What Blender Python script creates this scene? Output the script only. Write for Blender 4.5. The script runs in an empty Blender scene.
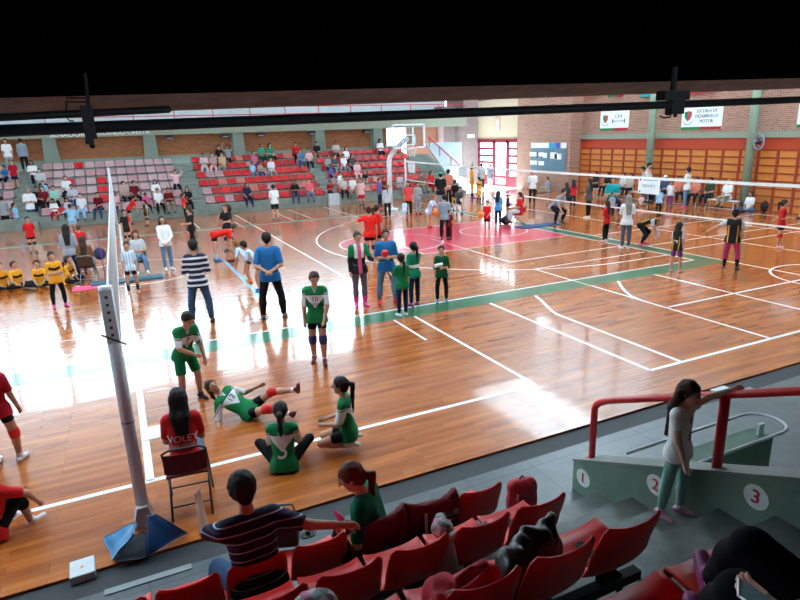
import bpy, math, random
import numpy as np
from mathutils import Vector, Matrix
random.seed(7)
COL = bpy.context.scene.collection
R = math.radians
# ------------------------------------------------------------------ camera
F, YAW, PITCH, ROLL = 592.919, 0.433141, 0.272818, -0.0343552
CAM = np.array([-14.1661, -11.1356, 3.6314])
cy, sy, cp, sp_ = math.cos(YAW), math.sin(YAW), math.cos(PITCH), math.sin(PITCH)
FW = np.array([cp*sy, cp*cy, -sp_]); RT = np.array([cy, -sy, 0.0]); UP = np.cross(RT, FW)
RX = math.cos(ROLL)*RT + math.sin(ROLL)*UP
UY = -math.sin(ROLL)*RT + math.cos(ROLL)*UP
def ray(px, py): return RX*(px-400) + UY*(300-py) + FW*F
def G(px, py, z=0.0):
    d = ray(px, py); t = (z-CAM[2])/d[2]; q = CAM+d*t; return (float(q[0]), float(q[1]))
def onY(px, py, y):
    d = ray(px, py); return CAM + d*((y-CAM[1])/d[1])
def onX(px, py, x):
    d = ray(px, py); return CAM + d*((x-CAM[0])/d[0])
def depth(x, y, z=0.8): return float(np.dot(np.array([x, y, z])-CAM, FW))
cam = bpy.data.cameras.new('camera'); co = bpy.data.objects.new('camera', cam); COL.objects.link(co)
cam.sensor_width = 36; cam.lens = F/800*36; cam.clip_start = 0.05; cam.clip_end = 300
co.matrix_world = Matrix(((RX[0], UY[0], -FW[0], CAM[0]), (RX[1], UY[1], -FW[1], CAM[1]), (RX[2], UY[2], -FW[2], CAM[2]), (0, 0, 0, 1)))
bpy.context.scene.camera = co
# ------------------------------------------------------------------ materials
class S:
    """socket expression helper"""
    def __init__(s, nt, v): s.nt, s.v = nt, v
    def op(s, o, b=None, c=None):
        n = s.nt.nodes.new('ShaderNodeMath'); n.operation = o
        for i, q in enumerate((s, b, c)):
            if q is None: continue
            v = q.v if isinstance(q, S) else q
            if isinstance(v, (int, float)): n.inputs[i].default_value = v
            else: s.nt.links.new(v, n.inputs[i])
        return S(s.nt, n.outputs[0])
    def __add__(s, b): return s.op('ADD', b)
    def __sub__(s, b): return s.op('SUBTRACT', b)
    def __mul__(s, b): return s.op('MULTIPLY', b)
    def gt(s, b): return s.op('GREATER_THAN', b)
    def lt(s, b): return s.op('LESS_THAN', b)
    def abs(s): return s.op('ABSOLUTE')
    def mod(s, b): return s.op('FLOORED_MODULO', b)
    def mx(s, b): return s.op('MAXIMUM', b)
def rgb(c):
    if isinstance(c, str): c = CL[c]
    return (c[0], c[1], c[2], 1)
CL = dict(red=(.62,.012,.014), brightred=(.75,.02,.012), crimson=(.42,.006,.02), maroon=(.14,.006,.012), navy=(.012,.02,.06),
    black=(.010,.010,.012), white=(.80,.80,.82), gray=(.30,.32,.35), lgray=(.52,.54,.56), green=(.006,.20,.06), dgreen=(.006,.09,.035),
    jeans=(.03,.07,.16), ljeans=(.13,.23,.36), blue=(.02,.16,.42), lblue=(.30,.55,.80), yellow=(.85,.36,.02), pink=(.80,.10,.22),
    hotpink=(.85,.06,.30), palepink=(.80,.45,.48), teal=(.0,.32,.34), tgreen=(.005,.22,.12), salmon=(.75,.22,.14), khaki=(.30,.26,.18), olive=(.22,.14,.06),
    purple=(.20,.03,.22), skin=(.56,.29,.19), skin2=(.42,.20,.12), skin3=(.66,.38,.27), hair=(.012,.008,.007), brown=(.05,.022,.012), auburn=(.13,.045,.018),
    ginger=(.30,.11,.03), greyhair=(.25,.24,.23), shoe=(.02,.02,.025), mint=(.30,.52,.46), lilac=(.36,.30,.62), denim=(.05,.11,.22), darkgray=(.07,.07,.08), orange=(.80,.20,.02))
MC = {}
def mat(c, rough=.65, metal=0.0, spec=.4, coat=0.0):
    key = (c if isinstance(c, str) else tuple(c), rough, metal, spec, coat)
    if key in MC: return MC[key]
    m = bpy.data.materials.new('mat_'+str(c)); m.use_nodes = True; nt = m.node_tree; b = nt.nodes['Principled BSDF']
    b.inputs['Roughness'].default_value = rough; b.inputs['Metallic'].default_value = metal
    b.inputs['Specular IOR Level'].default_value = spec; b.inputs['Coat Weight'].default_value = coat
    # faint procedural variation of the surface colour
    n = nt.nodes.new('ShaderNodeTexNoise'); n.inputs['Scale'].default_value = 9; n.inputs['Detail'].default_value = 3
    tc = nt.nodes.new('ShaderNodeTexCoord'); nt.links.new(tc.outputs['Object'], n.inputs['Vector'])
    mx = nt.nodes.new('ShaderNodeMix'); mx.data_type = 'RGBA'
    a = rgb(c); mx.inputs[6].default_value = tuple(v*.86 for v in a[:3])+(1,); mx.inputs[7].default_value = tuple(min(1, v*1.12) for v in a[:3])+(1,)
    nt.links.new(n.outputs['Fac'], mx.inputs[0]); nt.links.new(mx.outputs[2], b.inputs['Base Color'])
    MC[key] = m; return m
def pattern(name, base, layers, rough=.75):
    """layers: list of (colour, function(u,v,s)->mask socket); coordinates come from the garment's own 'tc' attribute"""
    if name in MC: return MC[name]
    m = bpy.data.materials.new('cloth_'+name); m.use_nodes = True; nt = m.node_tree; b = nt.nodes['Principled BSDF']
    b.inputs['Roughness'].default_value = rough; b.inputs['Specular IOR Level'].default_value = .25
    at = nt.nodes.new('ShaderNodeAttribute'); at.attribute_name = 'tc'
    se = nt.nodes.new('ShaderNodeSeparateXYZ'); nt.links.new(at.outputs['Vector'], se.inputs[0])
    u, v, s = (S(nt, se.outputs[i]) for i in range(3))
    cur = None
    for col, fn in layers:
        mx = nt.nodes.new('ShaderNodeMix'); mx.data_type = 'RGBA'
        if cur is None: mx.inputs[6].default_value = rgb(base)
        else: nt.links.new(cur, mx.inputs[6])
        mx.inputs[7].default_value = rgb(col); nt.links.new(fn(u, v, s).v, mx.inputs[0]); cur = mx.outputs[2]
    nt.links.new(cur, b.inputs['Base Color']); MC[name] = m; return m
# s runs 0 at the hips to 1 at the shoulder line, u across in body widths (+-1 at shoulders), v forward
def jersey_green():
    return pattern('jersey_green', 'green', [
        ('white', lambda u, v, s: ((s-.40).gt(u.abs()*.42-.02)) * (s.lt(.86))),
        ('white', lambda u, v, s: (u.abs().gt(.92)) * (s.lt(.90)) * (s.gt(.42))),
        ('black', lambda u, v, s: (s-.855).abs().lt(.014)),
        ('white', lambda u, v, s: (u.abs()*.9+.90).lt(s) * v.gt(0)*(u.abs()*.9+.98).gt(s))])
def jersey_black():
    return pattern('jersey_black', 'black', [('yellow', lambda u, v, s: (u.abs()-.62).abs().lt(.07)*s.lt(.8)), ('lgray', lambda u, v, s: u.abs().gt(.98)*s.gt(.6))])
def jersey_yellow():
    return pattern('jersey_yellow', 'yellow', [('black', lambda u, v, s: (s-.66+(u.abs()*-.10)).abs().lt(.085)*u.abs().lt(.95))])
def jersey_sky():
    return pattern('jersey_sky', 'white', [('lblue', lambda u, v, s: (u+10.25).mod(.5).lt(.24))])
def jersey_stripe():
    return pattern('jersey_stripe', 'navy', [('white', lambda u, v, s: (s+10.02).mod(.215).lt(.085))])
def polo_pin():
    return pattern('polo_pin', (.012,.016,.045), [((.55,.66,.80), lambda u, v, s: (s+10.0).mod(.135).lt(.016)), ((.04,.04,.14), lambda u, v, s: (s+10.06).mod(.27).lt(.02))])
def jacket_green():
    return pattern('jacket_green', 'black', [('green', lambda u, v, s: s.gt(.58)*u.abs().gt(.45)), ('white', lambda u, v, s: s.gt(.52)*u.abs().lt(.62)), ('pink', lambda u, v, s: u.abs().lt(.24)*v.gt(0))])
def legg_mint():
    return pattern('legg_mint', 'mint', [((.10,.26,.24), lambda u, v, s: (s*1.0+10).mod(.055).lt(.016))])
def floral():
    m = bpy.data.materials.new('floral_cloth'); m.use_nodes = True; nt = m.node_tree; b = nt.nodes['Principled BSDF']
    v = nt.nodes.new('ShaderNodeTexVoronoi'); v.inputs['Scale'].default_value = 22; cr = nt.nodes.new('ShaderNodeValToRGB')
    tc = nt.nodes.new('ShaderNodeTexCoord'); nt.links.new(tc.outputs['Object'], v.inputs['Vector'])
    sx = nt.nodes.new('ShaderNodeSeparateColor'); nt.links.new(v.outputs['Color'], sx.inputs[0]); nt.links.new(sx.outputs[0], cr.inputs[0])
    e = cr.color_ramp.elements; e[0].color = (.7,.75,.75,1); e[1].color = (.05,.02,.08,1)
    for pos, c in ((.3, (.02,.28,.22,1)), (.5, (.6,.12,.3,1)), (.7, (.02,.08,.06,1))): x = e.new(pos); x.color = c
    nt.links.new(cr.outputs[0], b.inputs['Base Color']); return m
def nm(name):
    m = bpy.data.materials.new(name); m.use_nodes = True; return m, m.node_tree, m.node_tree.nodes['Principled BSDF']
def coords(nt, scale=(1,1,1), swap=None):
    tc = nt.nodes.new('ShaderNodeTexCoord')
    if swap:
        se = nt.nodes.new('ShaderNodeSeparateXYZ'); cb = nt.nodes.new('ShaderNodeCombineXYZ'); nt.links.new(tc.outputs['Object'], se.inputs[0])
        for i, k in enumerate(swap): nt.links.new(se.outputs['xyz'.index(k)], cb.inputs[i])
        src = cb.outputs[0]
    else: src = tc.outputs['Object']
    mp = nt.nodes.new('ShaderNodeMapping'); mp.inputs['Scale'].default_value = scale; nt.links.new(src, mp.inputs[0]); return mp.outputs[0]
def brick_mat(name, c1, c2, mortar, swap, w=.24, h=.075, noise=.5):
    m, nt, b = nm(name); t = nt.nodes.new('ShaderNodeTexBrick'); nt.links.new(coords(nt, (1,1,1), swap), t.inputs['Vector'])
    t.inputs['Scale'].default_value = 1; t.inputs['Brick Width'].default_value = w; t.inputs['Row Height'].default_value = h; t.inputs['Mortar Size'].default_value = .008
    t.inputs['Color1'].default_value = rgb(c1); t.inputs['Color2'].default_value = rgb(c2); t.inputs['Mortar'].default_value = rgb(mortar)
    b.inputs['Roughness'].default_value = .85; nt.links.new(t.outputs['Color'], b.inputs['Base Color'])
    bp = nt.nodes.new('ShaderNodeBump'); bp.inputs['Strength'].default_value = .4; bp.inputs['Distance'].default_value = .01; bp.invert = True
    nt.links.new(t.outputs['Fac'], bp.inputs['Height']); nt.links.new(bp.outputs[0], b.inputs['Normal']); return m
def wood_floor():
    m, nt, b = nm('varnished_wood_planks'); t = nt.nodes.new('ShaderNodeTexBrick'); v = coords(nt)
    nt.links.new(v, t.inputs['Vector']); t.inputs['Scale'].default_value = 1; t.inputs['Brick Width'].default_value = .95; t.inputs['Row Height'].default_value = .085
    t.inputs['Mortar Size'].default_value = .0018; t.offset = .37; t.offset_frequency = 3; t.squash = 1
    t.inputs['Color1'].default_value = (.38,.092,.013,1); t.inputs['Color2'].default_value = (.55,.165,.032,1); t.inputs['Mortar'].default_value = (.22,.05,.01,1)
    n = nt.nodes.new('ShaderNodeTexNoise'); n.inputs['Scale'].default_value = 1; n.inputs['Detail'].default_value = 4
    nt.links.new(coords(nt, (.9, 9, 1)), n.inputs['Vector'])
    mx = nt.nodes.new('ShaderNodeMix'); mx.data_type = 'RGBA'; mx.blend_type = 'MULTIPLY'; mx.inputs[0].default_value = 1
    cr = nt.nodes.new('ShaderNodeValToRGB'); cr.color_ramp.elements[0].color = (.62,.55,.50,1); cr.color_ramp.elements[0].position = .3; cr.color_ramp.elements[1].color = (1.12,1.12,1.12,1); cr.color_ramp.elements[1].position = .7
    nt.links.new(n.outputs['Fac'], cr.inputs[0]); nt.links.new(t.outputs['Color'], mx.inputs[6]); nt.links.new(cr.outputs[0], mx.inputs[7]); nt.links.new(mx.outputs[2], b.inputs['Base Color'])
    b.inputs['Roughness'].default_value = .24; b.inputs['Specular IOR Level'].default_value = .55; b.inputs['Coat Weight'].default_value = .5; b.inputs['Coat Roughness'].default_value = .06
    n2 = nt.nodes.new('ShaderNodeTexNoise'); n2.inputs['Scale'].default_value = 1; n2.inputs['Detail'].default_value = 2
    nt.links.new(coords(nt, (1.2, 5, 1)), n2.inputs['Vector'])
    bp = nt.nodes.new('ShaderNodeBump'); bp.inputs['Strength'].default_value = .25; bp.inputs['Distance'].default_value = .006
    nt.links.new(n2.outputs['Fac'], bp.inputs['Height']); nt.links.new(bp.outputs[0], b.inputs['Normal']); nt.links.new(bp.outputs[0], b.inputs['Coat Normal']); return m
def paint_mat(name, c):
    m, nt, b = nm(name); b.inputs['Base Color'].default_value = rgb(c); b.inputs['Roughness'].default_value = .3; b.inputs['Coat Weight'].default_value = .5; b.inputs['Coat Roughness'].default_value = .08
    n2 = nt.nodes.new('ShaderNodeTexNoise'); n2.inputs['Scale'].default_value = 1; n2.inputs['Detail'].default_value = 2
    nt.links.new(coords(nt, (1.2, 5, 1)), n2.inputs['Vector'])
    bp = nt.nodes.new('ShaderNodeBump'); bp.inputs['Strength'].default_value = .25; bp.inputs['Distance'].default_value = .006
    nt.links.new(n2.outputs['Fac'], bp.inputs['Height']); nt.links.new(bp.outputs[0], b.inputs['Normal']); nt.links.new(bp.outputs[0], b.inputs['Coat Normal']); return m
def concrete(name, c1, c2, rough=.6, sc=2.0, joints=False):
    m, nt, b = nm(name); n = nt.nodes.new('ShaderNodeTexNoise'); n.inputs['Scale'].default_value = sc; n.inputs['Detail'].default_value = 8; n.inputs['Roughness'].default_value = .65
    nt.links.new(coords(nt), n.inputs['Vector']); cr = nt.nodes.new('ShaderNodeValToRGB'); cr.color_ramp.elements[0].position = .35; cr.color_ramp.elements[1].position = .68
    cr.color_ramp.elements[0].color = rgb(c1); cr.color_ramp.elements[1].color = rgb(c2); nt.links.new(n.outputs['Fac'], cr.inputs[0]); out = cr.outputs[0]
    if joints:
        t = nt.nodes.new('ShaderNodeTexBrick'); nt.links.new(coords(nt), t.inputs['Vector']); t.inputs['Scale'].default_value = 1; t.offset = 0
        t.inputs['Brick Width'].default_value = .8; t.inputs['Row Height'].default_value = .8; t.inputs['Mortar Size'].default_value = .006
        t.inputs['Color1'].default_value = t.inputs['Color2'].default_value = (1,1,1,1); t.inputs['Mortar'].default_value = (.55,.55,.55,1)
        mx = nt.nodes.new('ShaderNodeMix'); mx.data_type = 'RGBA'; mx.blend_type = 'MULTIPLY'; mx.inputs[0].default_value = 1
        nt.links.new(out, mx.inputs[6]); nt.links.new(t.outputs['Color'], mx.inputs[7]); out = mx.outputs[2]
    nt.links.new(out, b.inputs['Base Color']); b.inputs['Roughness'].default_value = rough; return m
def glass():
    if 'glass' in MC: return MC['glass']
    m = bpy.data.materials.new('window_glass'); m.use_nodes = True; nt = m.node_tree; nt.nodes.clear()
    o = nt.nodes.new('ShaderNodeOutputMaterial'); t = nt.nodes.new('ShaderNodeBsdfTransparent'); g = nt.nodes.new('ShaderNodeBsdfGlossy'); mx = nt.nodes.new('ShaderNodeMixShader')
    t.inputs[0].default_value = (.93,.98,1,1); g.inputs['Roughness'].default_value = .03; mx.inputs[0].default_value = .07
    nt.links.new(t.outputs[0], mx.inputs[1]); nt.links.new(g.outputs[0], mx.inputs[2]); nt.links.new(mx.outputs[0], o.inputs[0]); MC['glass'] = m; return m
def emis(name, c, s):
    m, nt, b = nm(name); b.inputs['Emission Color'].default_value = rgb(c); b.inputs['Emission Strength'].default_value = s; b.inputs['Base Color'].default_value = rgb(c); return m
# ------------------------------------------------------------------ objects
def tag(o, label=None, cat=None, group=None, kind=None):
    if label: o['label'] = label
    if cat: o['category'] = cat
    if group: o['group'] = group
    if kind: o['kind'] = kind
    return o
def link(name, me, parent=None):
    o = bpy.data.objects.new(name, me); COL.objects.link(o)
    if parent is not None: o.parent = parent
    return o
def empty(name, loc, rz=0.0):
    o = bpy.data.objects.new(name, None); COL.objects.link(o); o.location = loc; o.rotation_euler = (0, 0, rz); return o
class MB:
    def __init__(s): s.v = []; s.f = []
    def add(s, v, f):
        b = len(s.v); s.v += [tuple(map(float, q)) for q in v]; s.f += [tuple(i+b for i in q) for q in f]; return s
    def box(s, x0, x1, y0, y1, z0, z1):
        if x0 > x1: x0, x1 = x1, x0
        if y0 > y1: y0, y1 = y1, y0
        if z0 > z1: z0, z1 = z1, z0
        v = [(x, y, z) for x in (x0, x1) for y in (y0, y1) for z in (z0, z1)]
        return s.add(v, [(0,1,3,2), (4,6,7,5), (0,4,5,1), (2,3,7,6), (0,2,6,4), (1,5,7,3)])
    def prism(s, pts, axis, a, b):
        """pts 2-D outline; axis 'x','y','z' extruded from a to b"""
        n = len(pts)
        def mk(p, t): return {'x': (t, p[0], p[1]), 'y': (p[0], t, p[1]), 'z': (p[0], p[1], t)}[axis]
        v = [mk(p, a) for p in pts] + [mk(p, b) for p in pts]
        return s.add(v, [tuple(range(n)), tuple(range(2*n-1, n-1, -1))] + [(i, i+n, (i+1) % n+n, (i+1) % n) for i in range(n)])
    def tube(s, pts, r, seg=8, closed=False):
        P = [np.array(p, float) for p in pts]; n = len(P); rr = r if isinstance(r, (list, tuple)) else [r]*n
        b = len(s.v); prev = None
        for i in range(n):
            if closed: t = P[(i+1) % n]-P[i-1]
            else: t = P[min(i+1, n-1)]-P[max(i-1, 0)]
            t = t/(np.linalg.norm(t)+1e-9)
            if prev is None:
                a = np.array([0, 0, 1.0]) if abs(t[2]) < .9 else np.array([1.0, 0, 0])
                prev = np.cross(t, a); prev /= np.linalg.norm(prev)
            prev = prev-t*np.dot(prev, t); prev /= np.linalg.norm(prev)+1e-9; w = np.cross(t, prev)
            for k in range(seg):
                a = 2*math.pi*k/seg; s.v.append(tuple(map(float, P[i]+rr[i]*(math.cos(a)*prev+math.sin(a)*w))))
        m = n if closed else n-1
        for i in range(m):
            j = (i+1) % n
            for k in range(seg): s.f.append((b+i*seg+k, b+i*seg+(k+1) % seg, b+j*seg+(k+1) % seg, b+j*seg+k))
        if not closed:
            s.f.append(tuple(b+k for k in range(seg))[::-1]); s.f.append(tuple(b+(n-1)*seg+k for k in range(seg)))
        return s
    def ball(s, c, r, n=8, m=6, sq=(1,1,1)):
        b = len(s.v); v = []
        for j in range(1, m):
            for k in range(n):
                a = 2*math.pi*k/n; t = math.pi*j/m; v.append((c[0]+r*sq[0]*math.sin(t)*math.cos(a), c[1]+r*sq[1]*math.sin(t)*math.sin(a), c[2]+r*sq[2]*math.cos(t)))
        v += [(c[0], c[1], c[2]+r*sq[2]), (c[0], c[1], c[2]-r*sq[2])]; T = (m-1)*n
        f = [(j*n+k, (j+1)*n+k, (j+1)*n+(k+1) % n, j*n+(k+1) % n) for j in range(m-2) for k in range(n)]
        f += [(T, k, (k+1) % n) for k in range(n)] + [(T+1, (m-2)*n+(k+1) % n, (m-2)*n+k) for k in range(n)]
        return s.add(v, f)
    def mesh(s, name, m, smooth=False):
        me = bpy.data.meshes.new(name); me.from_pydata(s.v, [], s.f); me.validate()
        for q in (m if isinstance(m, (list, tuple)) else [m]): me.materials.append(q)
        if smooth: me.polygons.foreach_set('use_smooth', [True]*len(me.polygons))
        return me
    def build(s, name, m, parent=None, smooth=False): return link(name, s.mesh(name, m, smooth), parent)
def bevel(o, w=.01, seg=2):
    md = o.modifiers.new('bevel', 'BEVEL'); md.width = w; md.segments = seg; md.limit_method = 'ANGLE'; return o
def text_mesh(txt, size, ext=.004):
    cu = bpy.data.curves.new('t', 'FONT'); cu.body = txt; cu.size = size; cu.extrude = ext; cu.align_x = 'CENTER'; cu.align_y = 'CENTER'; cu.resolution_u = 3
    o = bpy.data.objects.new('t', cu); COL.objects.link(o); dg = bpy.context.evaluated_depsgraph_get(); me = bpy.data.meshes.new_from_object(o.evaluated_get(dg))
    bpy.data.objects.remove(o); bpy.data.curves.remove(cu); me.materials.clear(); return me
def lettering(name, txt, size, m, M, parent=None, ext=.004):
    me = text_mesh(txt, size, ext); me.transform(M); me.materials.append(m); return link(name, me, parent)
def MX(origin, xdir, ydir):
    x = Vector(xdir).normalized(); y = Vector(ydir).normalized(); z = x.cross(y); m = Matrix.Identity(4)
    for i in range(3): m[i][0] = x[i]; m[i][1] = y[i]; m[i][2] = z[i]; m[i][3] = origin[i]
    return m
# ------------------------------------------------------------------ signed-distance figures
def nets(Fv, org, h):
    Sg = Fv < 0; nx, ny, nz = Fv.shape
    c = [Sg[i:nx-1+i, j:ny-1+j, k:nz-1+k] for i in (0,1) for j in (0,1) for k in (0,1)]
    anyc = c[0].copy(); allc = c[0].copy()
    for q in c[1:]: anyc |= q; allc &= q
    act = anyc & ~allc; idx = -np.ones(act.shape, int); n = int(act.sum()); idx[act] = np.arange(n)
    if n == 0: return np.zeros((0, 3)), np.zeros((0, 4), int)
    ii = np.argwhere(act); pos = np.zeros((n, 3)); cnt = np.zeros(n)
    cor = [(i, j, k) for i in (0,1) for j in (0,1) for k in (0,1)]
    for a in cor:
        for ax in range(3):
            if a[ax]: continue
            b = list(a); b[ax] = 1
            fa = Fv[ii[:,0]+a[0], ii[:,1]+a[1], ii[:,2]+a[2]]; fb = Fv[ii[:,0]+b[0], ii[:,1]+b[1], ii[:,2]+b[2]]
            m = (fa < 0) != (fb < 0); t = fa[m]/(fa[m]-fb[m]); p = np.tile(np.array(a, float), (len(t), 1)); p[:, ax] += t
            pos[m] += p; cnt[m] += 1
    V = (ii+pos/cnt[:, None])*h+org; Q = []
    for ax in range(3):
        o1, o2 = (ax+1) % 3, (ax+2) % 3
        sl0 = [slice(1, -1)]*3; sl1 = [slice(1, -1)]*3; sl0[ax] = slice(0, -1); sl1[ax] = slice(1, None)
        A = Sg[tuple(sl0)]; B = Sg[tuple(sl1)]; e = np.argwhere(A != B)
        if len(e) == 0: continue
        ins = A[e[:,0], e[:,1], e[:,2]]; base = e+1; base[:, ax] -= 1
        def cell(d1, d2):
            q = base.copy(); q[:, o1] += d1; q[:, o2] += d2; return idx[q[:,0], q[:,1], q[:,2]]
        q = np.stack([cell(-1,-1), cell(0,-1), cell(0,0), cell(-1,0)], 1); q[~ins] = q[~ins][:, ::-1]; Q.append(q)
    return V, np.concatenate(Q)
def cap(a, b, ra, rb=None, k=.02, clip=(), flat=1.0):
    return ('c', np.array(a, float), np.array(b, float), ra, ra if rb is None else rb, k, clip, flat)
def ell(c, r, M=None, k=.02, clip=()): return ('e', np.array(c, float), np.array(r, float), np.eye(3) if M is None else M, 0, k, clip, 1.0)
def sdf(prims, P):
    D = None
    for q in prims:
        if q[0] == 'c':
            _, a, b, ra, rb, k, clip, _f = q; ab = b-a; L = float(ab@ab)+1e-12; pa = P-a; t = np.clip((pa@ab)/L, 0, 1)
            d = np.sqrt(((pa-t[..., None]*ab)**2).sum(-1))-(ra+(rb-ra)*t)
        else:
            _, c, r, M, _z, k, clip, _f = q; l = (P-c)@M.T; k0 = np.sqrt(((l/r)**2).sum(-1)); k1 = np.sqrt(((l/r**2)**2).sum(-1))+1e-9; d = k0*(k0-1)/k1
        for pt, n in clip: d = np.maximum(d, (P-pt)@n)
        if D is None: D = d
        else:
            h = np.maximum(k-np.abs(D-d), 0)/max(k, 1e-6); D = np.minimum(D, d)-h*h*k*.25
    return D
def bounds(prims):
    lo = np.full(3, 1e9); hi = -lo
    for q in prims:
        if q[0] == 'c':
            for p, r in ((q[1], q[3]), (q[2], q[4])): lo = np.minimum(lo, p-r); hi = np.maximum(hi, p+r)
        else: r = q[2].max(); lo = np.minimum(lo, q[1]-r); hi = np.maximum(hi, q[1]+r)
    return lo, hi
def grow(name, prims, h, m, parent, extra=None, tc=None, cut=(), rough=0.0, rf=90.0):
    lo, hi = bounds(prims); lo = lo-2.2*h; hi = hi+2.2*h; n = np.ceil((hi-lo)/h).astype(int)+1
    g = np.stack(np.meshgrid(*[lo[i]+h*np.arange(n[i]) for i in range(3)], indexing='ij'), -1)
    D = sdf(prims, g)
    for pt, nn in cut: D = np.maximum(D, (g-pt)@nn)
    if rough: D = D+rough*np.sin(rf*g[...,0]+2*np.sin(rf*.4*g[...,2]))*np.sin(rf*.8*g[...,1]+1.3*np.sin(rf*.5*g[...,0]))*np.sin(rf*.35*g[...,2]+2*np.sin(rf*.6*g[...,0]))
    V, Q = nets(D, lo, h)
    nv = len(V); verts = V.tolist(); faces = Q.tolist(); mats = [0]*len(faces); ms = [m]
    if extra:
        for mb, em in extra:
            b = len(verts); verts += [list(q) for q in mb.v]; faces += [[i+b for i in q] for q in mb.f]
            if em not in ms: ms.append(em)
            mats += [ms.index(em)]*len(mb.f)
    me = bpy.data.meshes.new(name); me.from_pydata(verts, [], faces)
    for q in ms: me.materials.append(q)
    me.polygons.foreach_set('use_smooth', [True]*len(faces)); me.polygons.foreach_set('material_index', mats)
    if tc is not None:
        at = me.attributes.new('tc', 'FLOAT_VECTOR', 'POINT'); at.data.foreach_set('vector', tc(np.array(verts)).astype(np.float32).ravel())
    return link(name, me, parent)
def un(v): v = np.array(v, float); return v/(np.linalg.norm(v)+1e-12)
def rotv(v, axis, deg):
    a = un(axis); t = R(deg); v = np.array(v, float); return v*math.cos(t)+np.cross(a, v)*math.sin(t)+a*np.dot(a, v)*(1-math.cos(t))
DOWN = (0, 0, -1)
ARM = dict(down=((.16,.02,-1), (.02,.12,-1)), back=((.25,-.35,-1), (-.75,-.55,-.35)), fold=((.22,.05,-1), (-.8,.75,.12)), fwd=((.15,.55,-1), (-.1,1,.1)), knee=((.12,.5,-1), (-.05,1,-.45)),
    lap=((.15,.25,-1), (-.45,1,-.1)), up=((.7,.15,.55), (-.5,.1,1)), out=((1,.15,-.3), (1,.3,-.25)), mouth=((.35,.55,-.75), (-.45,.25,1)), fwdown=((.1,.55,-1), (0,.45,-1)), hip=((.75,-.15,-.8), (-.9,.35,-.45)), low=((.12,.3,-1), (-.45,.6,-.75)))
def person(label, pos, H, yaw, top=('red', .6), bot=('black', 'trousers'), shoe='shoe', hair=('hair', 'short'), skin='skin', b=1.0, lean=0, side=0, twist=0, head=(0, 0),
           L='down', Rr='down', LL=((.05,.02,-1), DOWN), RL=((.05,.02,-1), DOWN), pel=None, sock=None, pads=None, lie=None, group=None, near=False, h=None, cap_=None, sleeve_l=None, feet=None, extra_fn=None, cat='person', male=None, name='person', fing=None, tuck=False, hk=1.0):
    """pos = (x, y, z) of the support below the body, yaw = heading (radians, 0 faces +Y); bones are directions (right, forward, up)"""
    d = depth(pos[0], pos[1], pos[2]+.5)
    if h is None: h = min(.026, max(.0105, d*.00115))
    mn = .55*h  # keep limbs resolvable
    sk = mat(skin, .55, spec=.35); root_kw = {}
    Fd = np.array([0, 1., 0]); Rg = np.array([1., 0, 0]); Ud = np.array([0, 0, 1.])
    if lie is not None: Ud, Fd = un(lie[0]), un(lie[1]); Fd = un(Fd-Ud*np.dot(Ud, Fd)); Rg = np.cross(Fd, Ud)
    T = rotv(rotv(Ud, Rg, -lean), Fd, side) if lie is None else Ud
    TF = un(Fd-T*np.dot(T, Fd)); TF = rotv(TF, T, twist); TR = np.cross(TF, T)
    def loc(v, sgn, Ax, base=(Rg, Fd, np.array([0, 0, 1.]))):
        r_, f_, u_ = base
        if lie is not None: return un(v)
        return un(r_*v[0]*sgn+f_*v[1]+u_*v[2])
    child = max(0., min(1., (1.62-H)/.5)); hs = H*(.0655+.012*child)*hk; tl = .285*H; thL = .24*H; shL = .225*H; fh = .045*H
    sw = (.092-.008*child)*H*(.55+.45*b) ; aL = .165*H; fL = .145*H
    legs = []; lowest = 0
    for sgn, lg in ((-1, LL), (1, RL)):
        th = loc(lg[0], sgn, None); sh = loc(lg[1], sgn, None); hip = Rg*sgn*.048*H; kn = hip+th*thL; an = kn+sh*shL; legs.append([hip, kn, an, sh])
        lowest = min(lowest, an[2])
    pz = (-lowest+fh) if pel is None else pel
    Pc = np.array([0, 0, pz]); C = Pc+T*tl
    for l in legs:
        for i in range(3): l[i] = l[i]+Pc
    hy, hp = head; HF = rotv(TF*.5+Fd*.5 if lie is None else TF, T if lie is not None else Ud, hy) if lie is None else rotv(TF, T, hy)
    HU = un(T*.45+np.array([0, 0, 1.])*.55) if lie is None else un(T*.7+np.array([0, 0, .5])); HF = un(HF-HU*np.dot(HU, HF)); HR = np.cross(HF, HU)
    HF = rotv(HF, HR, hp); HU = np.cross(HR, HF)
    neck = C+T*.035*H; Hc = C+T*.055*H+HU*(hs*1.12)+HF*hs*.15
    Mh = np.array([HR, HF, HU])
    # ---- body
    rb = H*b
    body = [cap(Pc-Rg*.034*H, Pc+Rg*.034*H, .057*rb, k=.03), cap(Pc-Rg*.020*H, C-TR*.036*H-T*.05*H, .048*rb, .052*rb, k=.04), cap(Pc+Rg*.020*H, C+TR*.036*H-T*.05*H, .048*rb, .052*rb, k=.04),
            cap(C-TR*sw*.78, C+TR*sw*.78, .034*rb, k=.04), cap(C, neck+HU*hs*.5, max(.029*H, mn), k=.03)]
    body += [ell(Hc+HU*hs*.18-HF*hs*.08, (hs*.72, hs*.86, hs*.82), Mh, k=.01), cap(Hc-HU*.05*hs+HF*hs*.28, Hc-HU*hs*.68+HF*hs*.42, hs*.52, hs*.33, k=.03),
             cap(Hc+HF*hs*.84+HU*hs*.05, Hc+HF*hs*.98-HU*hs*.16, hs*.09, hs*.13, k=.012)]
    for sgn in (-1, 1): body.append(ell(Hc+HR*sgn*hs*.73-HF*hs*.05, (hs*.09, hs*.17, hs*.24), Mh, k=.008))
    arms = []; ext = MB()
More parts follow.
